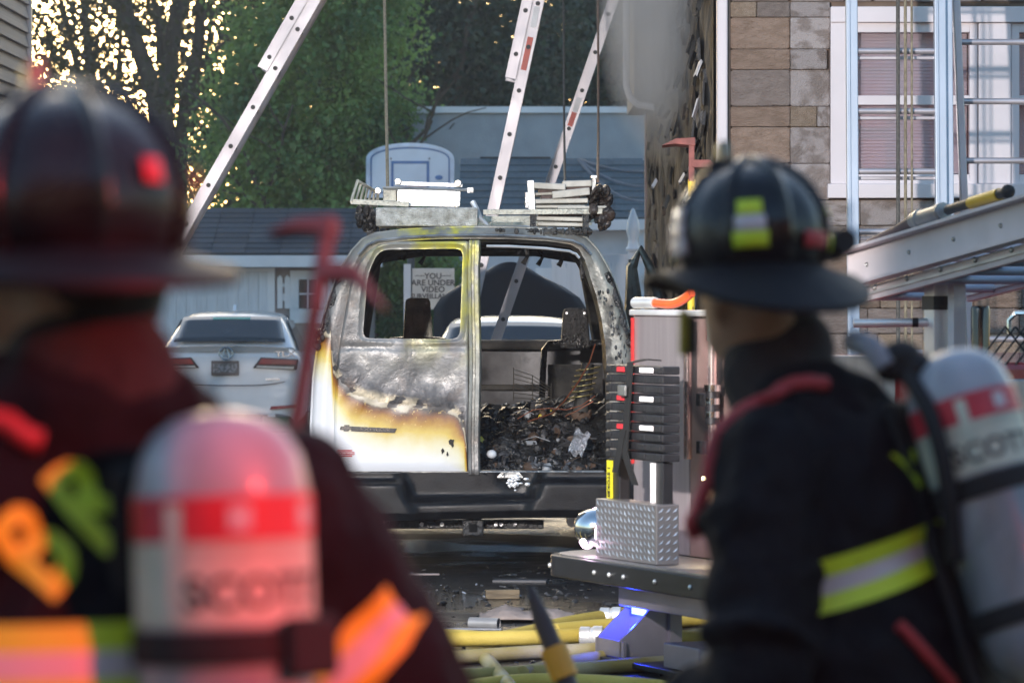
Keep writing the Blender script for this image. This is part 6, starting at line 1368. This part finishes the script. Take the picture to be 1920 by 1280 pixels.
        bv = BVHTree.FromPolygons([v.co for v in coat.data.vertices], [p.vertices[:] for p in coat.data.polygons])
        for v in me.vertices:
            hit = bv.ray_cast(Vector((v.co.x, -1, v.co.z)), Vector((0, 1, 0)))
            v.co.y = (hit[0].y if hit[0] else -.1) - .007
        o = bpy.data.objects.new('back_letter', me); COL.objects.link(o); o.parent = t
    for a in letters: letter(*a)
    # shoulder straps of the harness (red piped)
    for sgn in (-1, 1):
        k = MB(); pts = [sh((sgn * .13, -.05, 1.575)), sh((sgn * .155, .02, 1.56)), sh((sgn * .18, .11, 1.47)), sh((sgn * .185, .17, 1.36)), sh((sgn * .16, .21, 1.2))]; pts = catmull([Vector(p) for p in pts], 6)
        P = [[p + Vector((dx, 0, 0)) for dx in (-.03, -.01, .01, .03)] for p in pts]; k.grid(P); wrap('harness_strap', k, strap_m, .008)
        k = MB(); P = [[p + Vector((dx, 0, 0)) for dx in (.026 * sgn, .044 * sgn)] for p in pts]; k.grid(P); wrap('strap_piping', k, strap_red, .011)
    bpy.data.objects.remove(torso)
    # red edged shoulder strap lying over the near shoulder
    from mathutils.bvhtree import BVHTree
    bv = BVHTree.FromPolygons([v.co for v in coat.data.vertices], [p.vertices[:] for p in coat.data.polygons])
    for path, rad, mm, nm in (([(-.1, -.09, 1.58), (-.15, -.03, 1.57), (-.21, .04, 1.53), (-.26, .1, 1.46), (-.285, .15, 1.38), (-.29, .19, 1.29)], .0125, strap_red, 'strap_edge'), ([(-.16, -.15, 1.2), (-.1, -.2, 1.12), (-.03, -.22, 1.04), (.05, -.22, .98)], .01, strap_red, 'waist_strap')):
        pl = [bv.find_nearest(p)[0] + bv.find_nearest(p)[1] * .008 for p in catmull([Vector(sh(q)) for q in path], 4)]; MB().tube(pl, rad, 8).build(nm, mm, t, smooth=True)
    # helmet
    Hm = Matrix.Translation((hd[0], hd[1], 1.725 + hz)) @ Matrix.Rotation(head_th, 4, 'Z') @ Matrix.Rotation(R(-6), 4, 'X') @ Matrix.Rotation(tip, 4, 'Y')
    ho = helmet(t, Hm, patches, hw, bdrop)
    T = Matrix.Translation(loc) @ Matrix.Rotation(th, 4, 'Z')
    lc = Matrix.Translation((0, -.285 + lean * (pack_z - .95) + (0.02), pack_z)) @ Matrix.Rotation(-tilt, 4, 'X')
    pk = cyl_pack(hname, T @ lc, tilt, word, word_a)
    return t, T, Hm, ho
X1, Y1 = (165 - 960) / F * 4.05, 4.05
p1, T1, H1, h1 = firefighter('person in dark turnout coat and black helmet carrying a red hook, washed in red light', Vector((X1, Y1, 0)), R(40), .05, R(-18), (0, .01), 'scratched air cylinder with red band glowing in red light on the hook carrier', 'SCOTT',
    [('B', -.135, 1.472, R(-38), .118), ('R', -.062, 1.515, R(-32), .118)], (Vector((.43, -.06, 1.2)), Vector((.27, .27, 1.25))), (Vector((-.3, -.03, 1.15)), Vector((-.24, .18, .98))), 1.61, R(3), 5, ((-.37, 3), (-.78, 3), (-.12, 3), (.7, 0)), 1.36, .012, hz=.02, hw=1.1, bdrop=.035)
X2, Y2 = (1668 - 960) / F * 6.37, 6.37
p2, T2, H2, h2 = firefighter('person in dark coat and black helmet with lime patch beside the fire truck', Vector((X2, Y2, 0)), R(58), .24, R(-36), (0, .075), 'dull air cylinder with red band and printed label on the person beside the truck', 'SCOTT',
    [('Y', -.06, 1.44, R(-8), .075), ('N', .02, 1.45, 0, .075)], (Vector((.3, .09, 1.14)), Vector((.22, .3, 1.05))), (Vector((-.3, .08, 1.13)), Vector((-.26, .28, 1.0))), 1.63, R(19), 9, ((-.66, 0), (-.14, 0), (-1.02, 1), (-.36, 2), (.7, 0)), 1.275, 0., False, hz=.025, bdrop=.078, hood_dx=.035, word_a=-2.35, hs=1., band_tilt=.3)
# lamp clipped to the side of the right helmet
k = MB(); k.lathe([(0, -.035), (.022, -.035), (.026, .0), (.026, .03), (.02, .045), (0, .045)], 16, (.16, .0, .06), (0, 1, 0)); k.box((.14, 0, .045), (.04, .05, .03)); k.tf(H2); k.build('helmet_lamp', strap_m, h2, smooth=40)
# folded mask and breathing hose behind the right person's neck
Ti = T2.inverted()
k = MB()
for px, py, r_ in ((1690, 668, .034), (1672, 690, .03), (1712, 690, .036), (1735, 720, .03)): k.ell(Ti @ W(px, py, 6.3), (r_, r_, r_ * .8), 12, 8)
k.build('stowed_mask', strap_m, p2, smooth=True)
MB().tube(catmull([Ti @ W(1600, 640, 6.36), Ti @ W(1635, 655, 6.3), Ti @ W(1660, 690, 6.28)], 5), .02, 10).build('collar_tab', mat('grey_tab', (.2, .2, .22), rough=.7), p2, smooth=True)
MB().tube(catmull([Ti @ W(1700, 700, 6.28), Ti @ W(1745, 780, 6.22), Ti @ W(1775, 900, 6.2), Ti @ W(1790, 1050, 6.22)], 6), .014, 10).build('breathing_hose', strap_m, p2, smooth=True)
# speaker microphone and its cord hanging before the right person
Ti = T2.inverted()
MB().tube([Ti @ W(1282, 580, 6.7), Ti @ W(1281, 665, 6.7)], .008, 8).build('microphone_clip', mat('mic_yellow', (.3, .26, .02), rough=.6), p2, smooth=True)
MB().tube([Ti @ W(1294, 590, 6.72), Ti @ W(1296, 665, 6.72)], .0115, 8).build('microphone', strap_m, p2, smooth=True)
MB().tube(catmull([Ti @ W(1288, 660, 6.7), Ti @ W(1296, 740, 6.66), Ti @ W(1320, 800, 6.62), Ti @ W(1365, 815, 6.55), Ti @ W(1390, 800, 6.5)], 5), .0045, 7).build('microphone_cord', strap_m, p2, smooth=True)
hook_tool('roof_hook', 'rusty red roof hook held upright by the person in red light', W(512, 1040, 4.6), W(618, 416, 4.75), mat('hook_red', (.13, .085, .085), rough=.8), mat('hook_shaft_red', (.05, .018, .018), rough=.6), .68, math.pi, None)
d_ = 9.5; pa, pb = W(1120, 1420, d_), W(992, 1100, d_ + .1); u_ = (pb - pa).normalized(); pa = pa - u_ * (pa.z / u_.z - .0)
t = hook_tool('pike_pole', 'dark pole with orange grip band standing in front of the hoses', pa, pb, mat('tool_dark', (.03, .03, .032), rough=.5, metal=.4), mat('pole_dark', (.035, .014, .012), rough=.5), .2)
ln = (pb - pa).length; lw_ = lambda py: ln - (py - 1100) / F * d_ / u_.z
MB().tube([(0, 0, 0), (0, 0, ln - .1), (0, 0, ln)], [.024, .024, .012], 12).build('handle', mat('pole_dark', (.035, .014, .012), rough=.5), t, smooth=40)
MB().tube([(0, 0, lw_(1268)), (0, 0, lw_(1212))], .034, 14).build('grip_band', mat('grip_orange', (.62, .26, .01), rough=.5), t, smooth=40)
# ================================================================== SCENE LAMPS standing in the street, out of the picture
def lamp_stand(name, label, cat, loc, aim, col, power, angle, lens_col, estr, size, head=(.3, .12, .22), hgt=2.35):
    t = thing(name, label, cat, loc); loc = Vector(loc); h = Vector((0, 0, hgt))
    d = (Vector(aim) - (loc + h)).normalized(); q = d.to_track_quat('-Z', 'Y')
    k = MB().tube([(0, 0, .45), (0, 0, h.z - .12)], .02, 10).build('pole', bare_steel, t, smooth=True)
    for i in range(3): a = i * 2.094; MB().tube([(0, 0, .9), (.5 * math.cos(a), .5 * math.sin(a), .012)], .012, 8).build('leg', bare_steel, t, smooth=True)
    hd = MB().box((0, 0, .06), (head[0], head[2], head[1])); hd.tf(Matrix.Translation(h) @ q.to_matrix().to_4x4()); ho = hd.build('lamp_head', black_plastic, t, bev=.015)
    ln = MB().box((0, 0, -.004), (head[0] * .9, head[2] * .9, .006)); ln.tf(Matrix.Translation(h) @ q.to_matrix().to_4x4()); ln.build('lamp_lens', mat(name + '_lens', lens_col, emit=lens_col, estr=estr), ho)
    l = bpy.data.lights.new(name + '_light', 'SPOT'); l.energy = power; l.color = col; l.spot_size = angle; l.spot_blend = .5; l.shadow_soft_size = size
    o = bpy.data.objects.new(name + '_light', l); COL.objects.link(o); o.parent = t; o.location = h + d * .03; o.rotation_euler = q.to_euler(); return t
lamp_stand('floodlight', 'tripod floodlight aimed at the burnt van', 'floodlight', (-2.1, 12.2, 0), (.9, 24, 1.6), (1, .92, .885), 1450, R(48), (1, .97, .93), 12, .12, hgt=3.3)
lamp_stand('warning_beacon', 'red warning beacon on a stand behind the crew', 'beacon', (4.35, .3, 0), (-.62, 4.0, 1.5), (1, .05, .04), 640, R(22), (1, .04, .03), 16, .1, (.5, .12, .3), 3.45)
# ---- steam drifting off the scorched wall
def steam():
    m = bpy.data.materials.new('steam'); m.use_nodes = True; nt = m.node_tree; nt.nodes.remove(nt.nodes['Principled BSDF']); out = nt.nodes['Material Output']
    v = _n(nt, 'ShaderNodeVolumePrincipled'); v.inputs['Color'].default_value = (.85, .87, .9, 1); tc = _n(nt, 'ShaderNodeTexCoord')
    no = _n(nt, 'ShaderNodeTexNoise'); no.inputs['Scale'].default_value = 2.4; no.inputs['Detail'].default_value = 5
    ln = _n(nt, 'ShaderNodeVectorMath', operation='LENGTH'); mp = _n(nt, 'ShaderNodeMapping'); mp.inputs['Scale'].default_value = (1 / .55, 1 / 4.2, 1 / 1.3)
    nt.links.new(tc.outputs['Object'], mp.inputs[0]); nt.links.new(mp.outputs[0], ln.inputs[0])
    f1 = _n(nt, 'ShaderNodeMapRange'); f1.inputs['From Min'].default_value = 1.; f1.inputs['From Max'].default_value = .15; nt.links.new(ln.outputs['Value'], f1.inputs[0])
    f2 = _n(nt, 'ShaderNodeMapRange'); f2.inputs['From Min'].default_value = .38; f2.inputs['From Max'].default_value = .72; nt.links.new(no.outputs['Fac'], f2.inputs[0]); nt.links.new(tc.outputs['Object'], no.inputs['Vector'])
    mu = _n(nt, 'ShaderNodeMath', operation='MULTIPLY'); nt.links.new(f1.outputs[0], mu.inputs[0]); nt.links.new(f2.outputs[0], mu.inputs[1])
    m2 = _n(nt, 'ShaderNodeMath', operation='MULTIPLY'); m2.inputs[1].default_value = 2.3; nt.links.new(mu.outputs[0], m2.inputs[0]); nt.links.new(m2.outputs[0], v.inputs['Density']); nt.links.new(v.outputs[0], out.inputs['Volume'])
    o = MB().ell((0, 0, 0), (.55, 4.2, 1.3), 20, 12).build('steam', m, loc=(1.17, 29.4, 3.95)); stuff(o); tag(o, 'pale steam drifting along the upper charred wall', 'steam')
steam()

# ---- thin smoke haze over the whole place
def haze():
    m = bpy.data.materials.new('haze'); m.use_nodes = True; nt = m.node_tree; nt.nodes.remove(nt.nodes['Principled BSDF'])
    v = _n(nt, 'ShaderNodeVolumePrincipled'); v.inputs['Color'].default_value = (.9, .9, .92, 1); v.inputs['Density'].default_value = .0008; nt.links.new(v.outputs[0], nt.nodes['Material Output'].inputs['Volume'])
    o = MB().bb(-310, 310, -160, 430, -1, 14).build('haze', m); stuff(o); tag(o, 'thin smoky evening haze filling the street and yard', 'haze')
haze()
